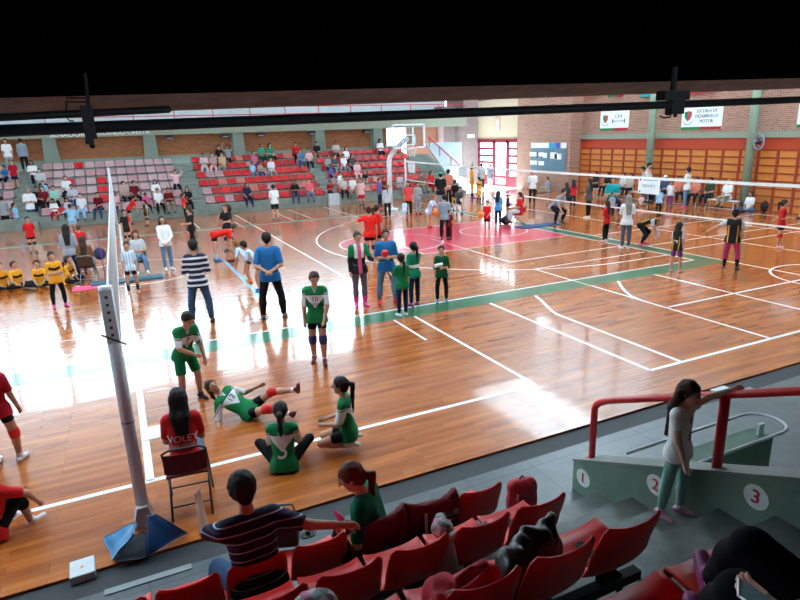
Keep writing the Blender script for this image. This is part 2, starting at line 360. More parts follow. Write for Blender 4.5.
    for sgn, ar in ((-1, L), (1, Rr)):
        ar = ARM[ar] if isinstance(ar, str) else ar
        sh = C+TR*sgn*sw-T*.008*H
        if ar[0] == 'to':   # reach a point: two-bone solve; ar = ('to', target in local frame, elbow hint)
            tg = np.array(ar[1], float); dv = tg-sh; dd = min(np.linalg.norm(dv), (aL+fL)*.995); dv = un(dv); tg = sh+dv*dd
            a = (aL*aL-fL*fL+dd*dd)/(2*dd); hh = math.sqrt(max(aL*aL-a*a, 0)); hint = np.array(ar[2], float); hint = un(hint-dv*np.dot(hint, dv)); el = sh+dv*a+hint*hh; wr = tg
        else:
            base = (TR, TF, np.array([0, 0, 1.])) if lie is None else (TR, TF, T)
            el = sh+loc(ar[0], sgn, None, base)*aL; wr = el+loc(ar[1], sgn, None, base)*fL
        fd = un(wr-el); ua = un(el-sh)
        body += [cap(sh, el, max(.030*rb, mn), max(.0235*H, mn), k=.02), cap(el, wr, max(.0235*H, mn), max(.0155*H, mn), k=.01)]
        pn = un(np.cross(fd, TF) if abs(np.dot(fd, TF)) < .9 else np.cross(fd, TR)); side_ = un(np.cross(fd, pn))
        pe = wr+fd*.042*H; body.append(cap(wr, pe, max(.0155*H, mn), max(.0175*H, mn), k=.008))
        # five separate fingers
        inw = un(-TR*sgn*.8+TF*.2-fd*np.dot(-TR*sgn*.8+TF*.2, fd)); w_ = un(np.cross(inw, fd)); cu = .55 if fing is None else fing
        for i_, ln in enumerate((.038, .044, .041, .032)):
            o = pe+w_*(i_-1.5)*.0095*H; m1 = o+(fd*.8+inw*.25*cu)*ln*.5*H; m2 = m1+(fd*.65+inw*.8*cu)*ln*.35*H; m3 = m2+(fd*.3+inw*1.0*cu)*ln*.25*H
            ext.tube([o-fd*.012*H, m1, m2, m3], [.0052*H, .0050*H, .0045*H, .0032*H], 6 if d < 8 else 4)
        tb = wr+fd*.012*H+w_*(-.012*H); ext.tube([tb, tb-w_*.012*H+fd*.014*H+inw*.006*H, tb-w_*.014*H+fd*.03*H+inw*.016*H, tb-w_*.010*H+fd*.04*H+inw*.022*H], [.0066*H, .0060*H, .0052*H, .0035*H], 6 if d < 8 else 4)
        arms.append((sh, el, wr, ua, fd))
    fts = []
    for i, (hip, kn, an, sh) in enumerate(legs):
        sgn = (-1, 1)[i]
        body += [cap(hip, kn, max(.051*rb, mn), max(.033*H, mn), k=.03), cap(kn, kn+(an-kn)*.35, max(.032*H, mn), max(.033*rb, mn), k=.015), cap(kn+(an-kn)*.35, an, max(.033*rb, mn), max(.020*H, mn), k=.015)]
        fdv = (feet[i] if feet else None); fdv = un(fdv) if fdv is not None else un(Fd*1.0+Rg*sgn*.18-sh*np.dot(Fd*1.0, sh)*.8 if abs(np.dot(sh, Fd)) < .95 else np.array([0, 0, 1.]))
        fdn = un(sh-fdv*np.dot(sh, fdv)); heel = an+fdn*(.022*H)-fdv*.022*H; toe = an+fdn*(.026*H)+fdv*.088*H; fts.append((heel, toe, an, sh, fdv, fdn))
        body.append(cap(heel, toe, max(.018*H, mn), max(.014*H, mn), k=.01))
    ex = [(ext, sk)]
    if d < 22:
        for sgn in (-1, 1):
            e = MB(); c = Hc+HR*sgn*hs*.29+HF*hs*.80+HU*hs*.10; e.ball(c, hs*.085, 6, 4); ex.append((e, mat('black', .3)))
            e = MB(); e.tube([c+HR*hs*-.14+HU*hs*.17+HF*.02*hs, c+HU*hs*.21+HF*.05*hs, c+HR*hs*.14+HU*hs*.17+HF*.01*hs], hs*.028, 4); ex.append((e, mat(hair[0], .7)))
        e = MB(); e.tube([Hc-HU*hs*.42-HR*hs*.2+HF*hs*.74, Hc-HU*hs*.44+HF*hs*.81, Hc-HU*hs*.42+HR*hs*.2+HF*hs*.74], hs*.045, 4); ex.append((e, mat((.38,.08,.07), .5)))
    root = grow(name, body, h, sk, None, ex); root.location = (pos[0], pos[1], pos[2]); root.rotation_euler = (0, 0, yaw)
    tag(root, label, cat, group)
    def tcf(V):
        q = V-Pc; return np.stack([(q@TR)/(sw*1.12), (q@TF)/(.1*H), (q@T)/tl], 1)
    # ---- top
    g = .009 if H > 1.4 else .008; g = max(g, .40*h)
    if top:
        sl = top[1]; hem = .055*H if not tuck else -.01*H; tr = [cap(Pc-Rg*.044*H-T*hem, Pc+Rg*.044*H-T*hem, .060*rb+g*2.2, k=.03, clip=[(Pc-T*hem, -T)]), cap(Pc-Rg*.040*H, Pc+Rg*.040*H, .059*rb+g*2.0, k=.03),
            cap(Pc-Rg*.020*H, C-TR*.036*H-T*.05*H, .048*rb+g*1.5, .052*rb+g, k=.04), cap(Pc+Rg*.020*H, C+TR*.036*H-T*.05*H, .048*rb+g*1.5, .052*rb+g, k=.04), cap(C-TR*sw*.78, C+TR*sw*.78, .034*rb+g, k=.04)]
        for sgn_i, (sh, el, wr, ua, fd) in enumerate(arms):
            s_ = sl if (sleeve_l is None or sgn_i == 1) else sleeve_l
            if s_ <= 0: tr.append(cap(sh-ua*.01, sh, .030*rb+g, k=.02)); continue
            fr = min(s_, 1.0); e = sh+(el-sh)*fr
            tr.append(cap(sh, e, .031*rb+g*1.2, (.031*rb+(.0235*H-.031*rb)*fr)+g*(1.6 if s_ <= 1 else 1.1), k=.03, clip=[(e, ua)] if s_ < 1 else ()))
            if s_ > 1: e2 = el+(wr-el)*(s_-1); tr.append(cap(el, e2, max(.0235*H, mn)+g, max(.0165*H, mn)+g*.9, k=.02, clip=[(e2, fd)]))
        tm = top[0]; shirt_o = grow(top[2] if len(top) > 2 else 'shirt', tr, h, tm if not isinstance(tm, (str, tuple)) else mat(tm, .8, spec=.2), root, tc=tcf, cut=[(neck+T*.004*H+TF*.02*H, un(T+TF*.35))])
        tprims = tr
    # ---- bottom
    if bot:
        kind = bot[1]; bt = [cap(Pc-Rg*.034*H, Pc+Rg*.034*H, .057*rb+g*.6, k=.03), cap(Pc+T*.04*H-Rg*.03*H, Pc+T*.04*H+Rg*.03*H, .057*rb+g*.7, k=.03, clip=[(Pc+T*.07*H, T)])]
        loose = dict(shorts=2.0, tight=.5, trousers=1.2, leggings=.45, capri=1.0, wide=2.2)[kind]; gg = g*loose if loose >= 1 else max(g*.6, .35*h)
        for hip, kn, an, sh in legs:
            if kind in ('shorts', 'tight'):
                fr = .72 if kind == 'shorts' else .42; fr = bot[2] if len(bot) > 2 else fr; e = hip+(kn-hip)*fr; r1 = .051*rb+(.033*H-.051*rb)*fr
                bt.append(cap(hip, e, .049*rb+gg*.5, r1+gg, k=.025, clip=[(e, un(kn-hip))]))
            else:
                fr = .93 if kind != 'capri' else .45; e = kn+(an-kn)*fr
                bt += [cap(hip, kn, .049*rb+gg*.5, max(.033*H, mn)+gg, k=.025), cap(kn, kn+(an-kn)*.35, max(.032*H, mn)+gg, max(.033*rb, mn)+gg*.9, k=.015), cap(kn+(an-kn)*.35, e, max(.033*rb, mn)+gg*.9, max(.022*H, mn)+gg, k=.015, clip=[(e, un(an-kn))])]
        bm = bot[0]; nmn = {'shorts': 'shorts', 'tight': 'shorts', 'leggings': 'leggings'}.get(kind, 'trousers')
        grow(nmn, bt, h, bm if not isinstance(bm, (str, tuple)) else mat(bm, .85, spec=.15), root, tc=tcf)
    # ---- shoes, socks, pads
    if shoe:
        for heel, toe, an, sh, fdv, fdn in fts:
            pr = [cap(heel, toe-fdv*.01*H, max(.0215*H, mn)+.003, max(.017*H, mn)+.003, k=.012), cap(an+fdv*.012*H, toe-fdv*.055*H, max(.024*H, mn), max(.018*H, mn), k=.015), cap(heel+fdn*.006*H, toe+fdn*.004*H, max(.02*H, mn), max(.019*H, mn), k=.004, clip=[(heel+fdn*.022*H, fdn)])]
            grow('shoe', pr, max(h*.8, .009), mat(shoe, .5) if isinstance(shoe, (str, tuple)) else shoe, root)
    if sock:
        for (hip, kn, an, sh) in legs:
            e = an+(kn-an)*sock[1]; grow('sock', [cap(an, e, max(.0215*H, mn)+.004, (.033*rb if sock[1] > .4 else .024*H)+.005, k=.01, clip=[(e, un(kn-an))])], h, mat(sock[0], .85), root)
    if pads:
        for (hip, kn, an, sh) in legs:
            t1 = un(hip-kn); t2 = un(an-kn); grow('knee_pad', [cap(kn+t1*.045*H, kn, .038*H+.006, .037*H+.009, k=.01, clip=[(kn+t1*.045*H, t1)]), cap(kn, kn+t2*.045*H, .037*H+.009, .035*H+.006, k=.01, clip=[(kn+t2*.045*H, t2)])], h, mat(pads, .7), root)
    # ---- hair
    if hair and hair[1] != 'bald':
        hc, st = hair[0], hair[1]; e0 = Hc+HU*hs*.22-HF*hs*.12; q = max(1.0, 1+.25*h/hs)
        face = [(Hc+HF*hs*.50+HU*hs*.30, un(HF*1.0-HU*.75))]
        hp_ = [ell(e0, (hs*.80*q, hs*.93*q, hs*.92*q), Mh, k=.01, clip=face)]
        if st == 'short': hp_.append(cap(Hc-HF*hs*.45-HU*.1*hs, Hc-HF*hs*.48-HU*hs*.42, hs*.52, hs*.42, k=.02))
        else: hp_.append(cap(Hc-HF*hs*.35, Hc-HF*hs*.45-HU*hs*.45, hs*.55, hs*.45, k=.03))
        if st in ('pony', 'lowpony'):
            s0 = Hc-HF*hs*.95+HU*hs*(.35 if st == 'pony' else -.3); s1 = s0-HF*hs*.55-np.array([0, 0, 1])*hs*.35; s2 = s1-np.array([0, 0, 1])*hs*1.5+HF*hs*.1; s3 = s2-np.array([0, 0, 1])*hs*(1.2 if len(hair) < 3 else hair[2])
            if lie is not None: s1 = s0-HF*hs*.4-HU*hs*.5; s2 = s1-HU*hs*.9-HF*hs*.3; s3 = s2-HU*hs*.6
            hp_ += [cap(s0, s1, hs*.2, hs*.26, k=.02), cap(s1, s2, hs*.30, hs*.26, k=.02), cap(s2, s3, hs*.26, hs*.09, k=.02)]
        if st == 'long':
            ln = hair[2] if len(hair) > 2 else 2.6
            for sg in (-1, 0, 1):
                s0 = Hc+HR*sg*hs*.45-HF*hs*.45; s1 = C+TR*sg*hs*.55-TF*(.045*H+.02)*(1 if sg == 0 else .8)+T*.02*H; s2 = C-T*hs*ln*.75+TR*sg*hs*.45-TF*(.062*rb+.012); hp_ += [cap(s0, s1, hs*.45, hs*.36, k=.03), cap(s1, s2, hs*.34, hs*.2, k=.03)]
        if st == 'bun': hp_.append(ell(Hc-HF*hs*.75+HU*hs*.85, (hs*.36,)*3, Mh, k=.02))
        grow('hair', hp_, h*.9, mat(hc, .6, spec=.3), root, rough=.006 if d < 9 else .003)
        if st == 'cap' or cap_:
            cc = cap_ or 'black'; grow('cap', [ell(e0+HU*hs*.06, (hs*.88*q, hs*1.0*q, hs*.92*q), Mh, k=.01, clip=[(Hc+HU*hs*.42, -un(HU+HF*.12))]), cap(Hc+HF*hs*.7+HU*hs*.48, Hc+HF*hs*1.35+HU*hs*.42, hs*.30, hs*.26, k=.01, clip=[(Hc+HU*hs*.55+HF*hs, HU), (Hc+HU*hs*.40+HF*hs, -HU)])], h*.8, mat(cc, .8), root)
    info = dict(shirt=(shirt_o if top else root), root=root, Hc=Hc, HR=HR, HF=HF, HU=HU, hs=hs, C=C, T=T, TR=TR, TF=TF, Pc=Pc, arms=arms, legs=legs, tp=tprims if top else body, H=H, tl=tl)
    if extra_fn: extra_fn(info)
    return info
def print_on(info, txt, size, m, back=False, up=.6, name='shirt_print', us=0.0):
    """lettering laid onto the garment's surface"""
    s = -1 if back else 1
    me = text_mesh(txt, size, 0.0); n = len(me.vertices); c = np.zeros(n*3, np.float32); me.vertices.foreach_get('co', c); c = c.reshape(-1, 3)
    TR, TF, T = info['TR'], info['TF'], info['T']; o = info['Pc']+T*info['tl']*up
    P = o+np.outer(c[:, 0]*s*-1+us if not back else c[:, 0], TR*(1 if not back else 1))+np.outer(c[:, 1], T)+TF*s*.5
    dr = -TF*s; 
    for _ in range(40):
        dd = sdf(info['tp'], P); P = P+dr*np.clip(dd-.004, -.02, .05)[:, None]*.9
    ok = np.abs(sdf(info['tp'], P)) < .05
    me.vertices.foreach_set('co', P.astype(np.float32).ravel()); me.materials.append(m); o = link(name, me, info['shirt'])
    md = o.modifiers.new('thick', 'SOLIDIFY'); md.thickness = .004; md.offset = 0
    return o
def heading(px_or_pos, f):
    """yaw so that the figure faces the camera for f=0, image right for 90, away for 180, image left for 270"""
    x, y = px_or_pos; c = np.array([CAM[0]-x, CAM[1]-y]); c /= np.linalg.norm(c); r = np.array([-c[1], c[0]])
    if r@RT[:2] < 0: r = -r
    a = R(f); v = c*math.cos(a)+r*math.sin(a); return math.atan2(-v[0], v[1])
def height_for(x, y, z, toppx):
    zs = np.linspace(.3, 2.3, 401); best = 0; bd = 1e9
    for t in zs:
        q = np.array([x, y, z+t])-CAM; py = 300-F*(q@UY)/(q@FW); 
        if abs(py-toppx) < bd: bd = abs(py-toppx); best = t
    return float(best)
def stand(label, px, py, topy, f=0, lk=1.0, **kw):
    """standing figure; feet at pixel row py, top of the head at topy; lk = fraction of the upright height the pose keeps"""
    x, y = G(px, py); H = height_for(x, y, 0, topy)/lk; return person(label, (x, y, 0.0), H, heading((x, y), f), **kw)
# ------------------------------------------------------------------ world and light
w = bpy.data.worlds.new('sky'); bpy.context.scene.world = w; w.use_nodes = True; bg = w.node_tree.nodes['Background']
bg.inputs[0].default_value = (.78, .91, 1.0, 1); bg.inputs[1].default_value = 7.0
sc = bpy.context.scene; sc.view_settings.view_transform = 'Standard'; sc.view_settings.look = 'None'; sc.view_settings.gamma = 1; sc.view_settings.exposure = 0.64
def st(name, mb, m, smooth=False, parent=None):
    o = mb.build(name, m, parent, smooth)
    if parent is None: o['kind'] = 'structure'
    return o
# ------------------------------------------------------------------ floor and court markings
WOOD = wood_floor(); PW = paint_mat('court_paint_white', (.86,.84,.82)); PG = paint_mat('court_paint_green', (.004,.125,.04)); PK = paint_mat('court_paint_pink', (.66,.020,.055)); PB = paint_mat('court_paint_blue', (.10,.42,.62))
floor = st('floor', MB().box(-40, 10.3, -5.93, 20.45, -.10, 0.0), WOOD)
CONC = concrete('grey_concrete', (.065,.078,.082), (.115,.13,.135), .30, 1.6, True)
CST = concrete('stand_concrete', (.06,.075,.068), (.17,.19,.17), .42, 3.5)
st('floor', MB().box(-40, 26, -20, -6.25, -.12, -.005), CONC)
st('trim_1', MB().box(-40, 10.3, -6.25, -5.93, -.12, -.03), mat((.035,.037,.04), .7))
WL = MB(); GB = MB(); PKm = MB(); BL = MB()
zt = [.0015]
def strip(mb, x0, y0, x1, y1, wd=.055, z=None):
    z = z if z is not None else .002
    a = np.array([x0, y0]); b = np.array([x1, y1]); d = un(np.append(b-a, 0))[:2]; n = np.array([-d[1], d[0]])*wd/2
    p = [a+n, b+n, b-n, a-n]; v = [(q[0], q[1], z) for q in p]+[(q[0], q[1], z-.0012) for q in p]
    mb.add(v, [(3,2,1,0), (4,5,6,7), (0,1,5,4), (1,2,6,5), (2,3,7,6), (3,0,4,7)])
def arc(mb, cx, cy_, r, a0, a1, wd=.055, z=.002, n=40):
    P = [(cx+r*math.cos(R(a0+(a1-a0)*i/n)), cy_+r*math.sin(R(a0+(a1-a0)*i/n))) for i in range(n+1)]
    v = []; 
    for i in range(n+1):
        a = R(a0+(a1-a0)*i/n)
        for rr in (r-wd/2, r+wd/2): v.append((cx+rr*math.cos(a), cy_+rr*math.sin(a), z))
    mb.add(v, [(2*i, 2*i+1, 2*i+3, 2*i+2) for i in range(n)])
# green border
GB.box(-28.6, .6, -.64, -.03, .0002, .0012); GB.box(-28.6, .6, 15.03, 15.5, .0002, .0012); GB.box(.03, .6, -.03, 15.03, .0002, .0012); GB.box(-28.6, -28.03, -.03, 15.03, .0002, .0012)
for sgn, ox in ((1, 0), (-1, -28)):
    X = lambda x: ox+sgn*x
    PKm.box(X(-5.8), X(-.03), 5.07, 9.93, .0002, .0012)
    arcv = [(X(-5.8)+sgn*-1.8*math.sin(R(a)), 7.5+1.8*math.cos(R(a))) for a in range(0, 181, 9)]
    PKm.prism([(p[0], p[1]) for p in (arcv if sgn > 0 else arcv[::-1])], 'z', .0002, .0012)
    for yy in (5.05, 9.95): strip(WL, X(-5.8), yy, X(0), yy)
    strip(WL, X(-5.8), 5.05, X(-5.8), 9.95); arc(WL, X(-5.8), 7.5, 1.8, 0, 360, .05, .0022)
    arc(WL, X(-1.575), 7.5, 1.25, 0, 360, .05, .0022)
    c = X(-1.575); arc(WL, c, 7.5, 6.62, 90 if sgn > 0 else 270, 270 if sgn > 0 else 450, .06, .0022)
    for yy in (.88, 14.12): strip(WL, c, yy, X(0), yy)
    strip(WL, X(.58), -5.2, X(.58), 19.5, .06, .0026)
strip(WL, -28, 0, 0, 0, .06); strip(WL, -28, 15, 0, 15, .06); strip(WL, 0, 0, 0, 15, .06); strip(WL, -28, 0, -28, 15, .06)
strip(WL, -14.3, -4.63, -14.3, 19.6, .09); arc(WL, -14.0, 7.5, 1.8, 0, 360)
strip(WL, -19.6, -4.63, -9.0, -4.63, .07); strip(WL, -9.0, -4.63, -9.0, -.65, .06); strip(WL, -9.47, -2.06, -9.47, -.65, .05); strip(WL, -19.6, -4.63, -19.6, -.65, .06)
strip(WL, -9.0, 3.2, -9.0, 19.3, .06, .0018); strip(WL, -19.6, 3.2, -19.6, 19.3, .06, .0018); strip(WL, -9.49, 14.4, -9.49, 16.7, .05)
for x, a, b in ((-7.1, 15.2, 19.4), (-6.2, 15.6, 19.7), (-4.3, 13.8, 19.6), (-11.2, 15.5, 19.5)): strip(WL, x, a, x, b, .05)
strip(WL, -7.15, -5.05, -7.15, -.65, .07); strip(WL, -6.46, -5.05, -6.46, -2.0, .07); strip(WL, -4.28, -5.05, -4.28, -.65, .06, .0018); strip(WL, -4.3, -.65, -4.3, 1.5, .05, .0018)
strip(WL, -7.15, -5.05, 9.5, -5.05, .07); strip(WL, -2.2, -5.05, -2.2, -.62, .06); strip(WL, -2.2, -1.9, -2.2, -1.4, .11, .003)
for p in ([(-5.94, -.66), (-6.08, -1.05), (-6.27, -1.5), (-6.42, -1.85), (-6.46, -2.1)], [(-3.44, -.66), (-3.72, -1.02), (-3.98, -1.4), (-4.2, -1.8), (-4.28, -2.15)]):
    for a, b in zip(p[:-1], p[1:]): strip(WL, a[0], a[1], b[0], b[1], .07, .0028)
strip(WL, -4.3, 1.5, -.2, 1.55, .05); strip(WL, -4.3, 2.6, -.1, 2.65, .05); strip(WL, -4.3, 2.6, -4.3, 7.4, .05, .0018); strip(WL, -4.2, -2.82, 9.5, -2.82, .06); arc(WL, 1.1, -3.05, 1.35, 0, 360, .06, .003)
for yy in (1.2, 2.2, 4.6): strip(WL, .6, yy, 9.6, yy, .05)
strip(WL, 6.4, -5, 6.4, 14, .05); strip(WL, 9.3, -5, 9.3, 14, .05); strip(WL, 3.3, -3, 3.3, 12, .05)
arc(WL, 7.2, 17.5, 1.3, 180, 300, .05)
for yy in (1.45, .5): strip(WL, -20, yy, -13.9, yy, .04, .0018)
strip(BL, -11.45, 2.4, -11.45, 7.5, .10)
WL.build('white_lines', PW, floor); GB.build('green_border', PG, floor); PKm.build('pink_key', PK, floor); BL.build('blue_line', PB, floor)
# ------------------------------------------------------------------ room shell
WHT = mat((.45,.46,.46), .8); CREAM = mat((.56,.45,.32), .8); PGREY = mat((.19,.23,.19), .7)
BRD = brick_mat('orange_brown_brick', (.27,.085,.020), (.17,.045,.012), (.22,.11,.05), 'xzy')
BRP = brick_mat('pale_pink_brick', (.36,.185,.125), (.25,.115,.075), (.50,.34,.27), 'yzx')
# far wall : brick between pillars with a bright window behind the basket, then gallery
wa = onY(387, 150, 25.9); wb = onY(413, 127, 25.9)
st('wall_far', MB().box(-40, wa[0], 25.9, 26.1, 2.9, 4.2).box(wa[0], wb[0], 25.9, 26.1, 2.6, wa[2]), BRD)
f1 = st('window_1', MB().box(wa[0]-.05, wa[0]+.02, 25.86, 26.0, wa[2], 4.1).box(wb[0]-.02, wb[0]+.05, 25.86, 26.0, wa[2], 4.1).box(wa[0]-.05, wb[0]+.05, 25.86, 26.0, wa[2]-.05, wa[2]+.03), WHT)
st('pane', MB().box(wa[0], wb[0], 25.96, 25.97, wa[2], 4.1), glass(), parent=f1)
st('wall_far', MB().box(-40, 3.3, 25.9, 26.2, 0, 2.9), mat((.14,.17,.14), .8))
st('wall_far', MB().box(float(wb[0])+.05, 6.6, 27.0, 27.2, 0, 4.2).box(6.6, 8.0, 27.9, 28.1, 0, 5), brick_mat('red_brick', (.36,.12,.07), (.28,.09,.05), (.3,.2,.15), 'xzy'))  # redder brick behind the stair, same tones all over
for i, x in enumerate((-21.9, -17.0, -12.15, -7.35, -2.35, 1.55)):
    st('pillar', MB().prism([(x-.42, 1.5), (x+.42, 1.5), (x+.30, 4.05), (x-.30, 4.05)], 'y', 25.35, 25.95), PGREY)
st('trim_2', MB().box(-40, 8.2, 25.3, 26.3, 4.02, 4.62), mat((.27,.29,.22), .8))
st('floor', MB().box(-40, 8.2, 26.3, 28.3, 4.45, 4.62), PGREY)
st('wall_far', MB().box(-40, 8.2, 28.3, 28.5, 4.62, 6.6).box(-40, 10.2, 28.3, 28.5, 11.9, 13), mat((.60,.64,.66), .7))
# tall window band of the far gallery
for i in range(17):
    x0 = -38+i*2.8
    if x0 > -1: break
    fr = MB(); xa, xb = x0, x0+2.8; za, zb = 6.6, 11.9
    for x in (xa, xb): fr.box(x-.11, x+.11, 28.32, 28.48, za, zb)
    for z in (za+.05, za+1.8, za+3.55, zb-.05): fr.box(xa, xb, 28.34, 28.46, z-.05, z+.05)
    f = st('window_%d' % (i+2), fr, mat((.25,.27,.28), .6)); st('pane', MB().box(xa, xb, 28.395, 28.405, za, zb), glass(), parent=f)
st('wall_far', MB().box(-38+2.8*14, 10.2, 28.3, 28.5, 6.6, 11.9), WHT)
# red gallery railing
rl = empty('gallery_railing', (-10, 25.45, 4.62)); tag(rl, 'long thin red steel railing along the far upper gallery', 'railing')
mb = MB()
for z in (5.02, 5.45): mb.tube([(-28, 0, z-4.62), (18, 0, z-4.62)], .028, 6)
mb.build('rail', mat('red', .5), rl); pm = None
for i in range(23):
    p = link('post', pm, rl) if pm else MB().tube([(0, 0, 0), (0, 0, .83)], .025, 6).build('post', mat('red', .5), rl)
    pm = p.data; p.location = (-28+i*2.1, 0, 0)
# words on the far beam
t1 = onY(66, 137, 25.28); t2 = onY(120, 134.5, 25.28); LW = mat((.85,.88,.9), .5)
tag(lettering('beam_lettering', 'SENADOR', .36, LW, MX((-16.1, 25.28, 4.17), (1,0,0), (0,0,1)), ext=.02), 'white letters on the far beam left of the dark clamp', 'sign')
tag(lettering('beam_lettering', 'ORLANDO CRESTA', .32, LW, MX((-13.5, 25.28, 4.20), (1,0,0), (0,0,1)), ext=.02), 'longer white lettering on the far beam right of the dark clamp', 'sign')
# small dark loudspeakers below the beam
for px, py, wh in ((170, 137, 'right of the second pillar from the left'), (226, 135, 'just left of the middle far pillar'), (262, 134, 'above the middle of the central stand'), (313, 131, 'just left of the pillar by the aisle'), (368, 129.5, 'left of the glass backboard')):
    q = onY(px, py, 25.2); o = empty('floodlight', (q[0], 25.45, 4.02)); tag(o, 'small dark floodlight under the far beam, '+wh, 'light')
    MB().prism([(-.12, -.02), (.14, -.02), (.20, -.24), (-.10, -.24)], 'x', -.2, .2).build('housing', mat('black', .5), o); MB().box(-.03, .03, -.03, .03, -.05, .02).build('bracket', mat('black', .5), o)
    MB().box(-.17, .17, -.105, -.10, -.22, -.05).build('lens', mat((.4,.42,.45), .2), o)
# right side: brick pier, door recess, locker wall
st('wall_right', MB().box(9.37, 10.4, 16.1, 21.1, 0, 8), BRP)
st('wall_right', MB().box(10.2, 10.5, -20, 16.1, 3.25, 8), BRP)
st('wall_right', MB().box(10.2, 10.5, -20, 16.1, 0, 3.0), mat((.20,.03,.012), .7))
st('trim_3', MB().box(10.05, 10.5, -20, 16.1, 3.0, 3.25), mat((.26,.29,.22), .7))
st('trim_4', MB().box(10.13, 10.2, -20, 16.1, 2.52, 3.0), mat((.46,.05,.015), .6))
st('wall_right', MB().box(9.5, 9.8, 21.1, 25.9, 3.05, 5.65), CREAM)
st('wall_right', MB().box(9.5, 9.8, 21.1, 25.9, 6.65, 8), CREAM)
st('wall_right', MB().box(8.3, 9.7, 25.9, 28.3, 0, 8).box(7.3, 8.3, 27.0, 28.3, 0, 5.4), brick_mat('greyish_brick', (.25,.18,.17), (.19,.14,.13), (.3,.24,.22), 'xzy'))
st('wall_right', MB().box(10.2, 10.5, -20, 28.5, 12.7, 13).box(10.2, 10.5, -20, 10, 8, 12.7).box(10.2, 10.5, 20, 28.5, 8, 12.7), WHT)
for i in range(4):
    fr = MB(); ya = 10+i*2.5
    for y in (ya, ya+2.5): fr.box(10.25, 10.45, y-.08, y+.08, 8, 12.7)
    for z in (8.05, 10.3, 12.65): fr.box(10.27, 10.43, ya, ya+2.5, z-.05, z+.05)
    f = st('window_%d' % (30+i), fr, mat((.25,.27,.28), .6)); st('pane', MB().box(10.34, 10.35, ya, ya+2.5, 8, 12.7), glass(), parent=f)
# blue window strip over the door
fr = MB(); RF = mat((.18,.015,.05), .5)
for i in range(6): y = 21.1+i*.96; fr.box(9.52, 9.6, y-.05, y+.05, 5.65, 6.65)
for z in (5.68, 6.05, 6.62): fr.box(9.52, 9.6, 21.1, 25.9, z-.04, z+.04)
f = st('window_40', fr, RF); st('pane', MB().box(9.62, 9.63, 21.1, 25.9, 5.65, 6.65), glass(), parent=f)
# glass entrance doors with red frames
RFd = mat((.20,.003,.018), .5)
def leaf(n, y0, y1, rot=0.0, solid=True, rows=5):
    o = empty('door_%d' % n, (9.5, y1 if rot else y0, 0), rot); o['kind'] = 'structure'; L = y1-y0; s = -1 if rot else 1
    fr = MB().box(-.04, .04, 0, s*.15, 0, 3.0).box(-.04, .04, s*(L-.15), s*L, 0, 3.0).box(-.04, .04, 0, s*L, 2.84, 3.0)
    if solid: fr.box(-.03, .03, 0, s*L, 0, .62)
    else: fr.box(-.04, .04, 0, s*L, 0, .12)
    for k in range(rows): z = .62+(2.3/rows)*k; fr.box(-.035, .035, 0, s*L, z-.08, z+.08)
    fr.build('door_frame', RFd, o); MB().box(-.006, .006, 0, s*L, .1, 2.9).build('glass_pane', glass(), o)
leaf(1, 21.15, 22.3, 0); leaf(2, 22.3, 23.9, 0, False, 1); leaf(3, 23.9, 25.85, 0, True, 5)
st('trim_5', MB().box(9.42, 9.62, 21.1, 25.9, 3.0, 3.1), RFd)
# exterior paving seen through the door so the daylight falls on something
st('floor', MB().box(9.5, 26, 18, 30, -.12, -.01), concrete('outside_paving', (.25,.25,.25), (.3,.3,.3)))
# sign over the door
sgn = empty('exit_sign', (9.47, 23.45, 4.05)); tag(sgn, 'small reddish framed pictogram plate above the entrance doors', 'sign')
MB().box(-.02, .02, -.28, .28, -.42, .42).build('plate', mat((.62,.34,.30), .6), sgn); MB().box(-.03, -.02, -.2, .2, -.34, -.22).build('caption', mat((.75,.7,.68), .6), sgn)
MB().prism([(0, -.16), (.18, .08), (0, .34), (-.18, .08)], 'x', -.032, -.02).build('pictogram', mat((.85,.84,.82), .6), sgn)
sg = empty('direction_sign', (8.28, 26.05, 3.35)); q = onY(471, 136, 25.85); sg.location = (float(q[0]), 25.86, float(q[2])); tag(sg, 'small pale rectangular sign on the grey brick beside the doors', 'sign')
MB().box(-.28, .28, -.015, .015, -.13, .13).build('plate', mat((.75,.8,.82), .6), sg); MB().box(-.2, .2, -.02, -.015, -.02, .03).build('writing', mat((.2,.3,.35), .6), sg)
# blue notice board
nb = empty('notice_board', (9.35, 18.0, 2.06)); tag(nb, 'blue-grey notice board with pinned papers on the pale brick wall', 'notice board')
MB().box(-.02, .015, -1.6, 1.6, -.85, .48).build('panel', mat((.10,.20,.26), .7), nb)
MB().box(-.03, .02, -1.6, 1.6, .48, .78).build('header', mat((.72,.76,.82), .6), nb); MB().box(-.034, -.03, -.75, -.1, .48, .78).build('header_blue', mat((.02,.30,.55), .6), nb); MB().box(-.034, -.03, -1.15, -.75, .48, .78).build('header_violet', mat((.06,.08,.40), .6), nb)
for y, z, a, b in ((1.3,.1,.42,.2), (.7,.1,.34,.2), (.25,.05,.18,.25), (-.55,.05,.3,.3), (-.95,0,.3,.28), (1.25,-.4,.4,.2), (.65,-.42,.34,.2)):
    MB().box(-.028, -.02, y-a, y+a, z-b*.6, z+b*.6).build('paper', mat((.78,.8,.8), .7), nb)
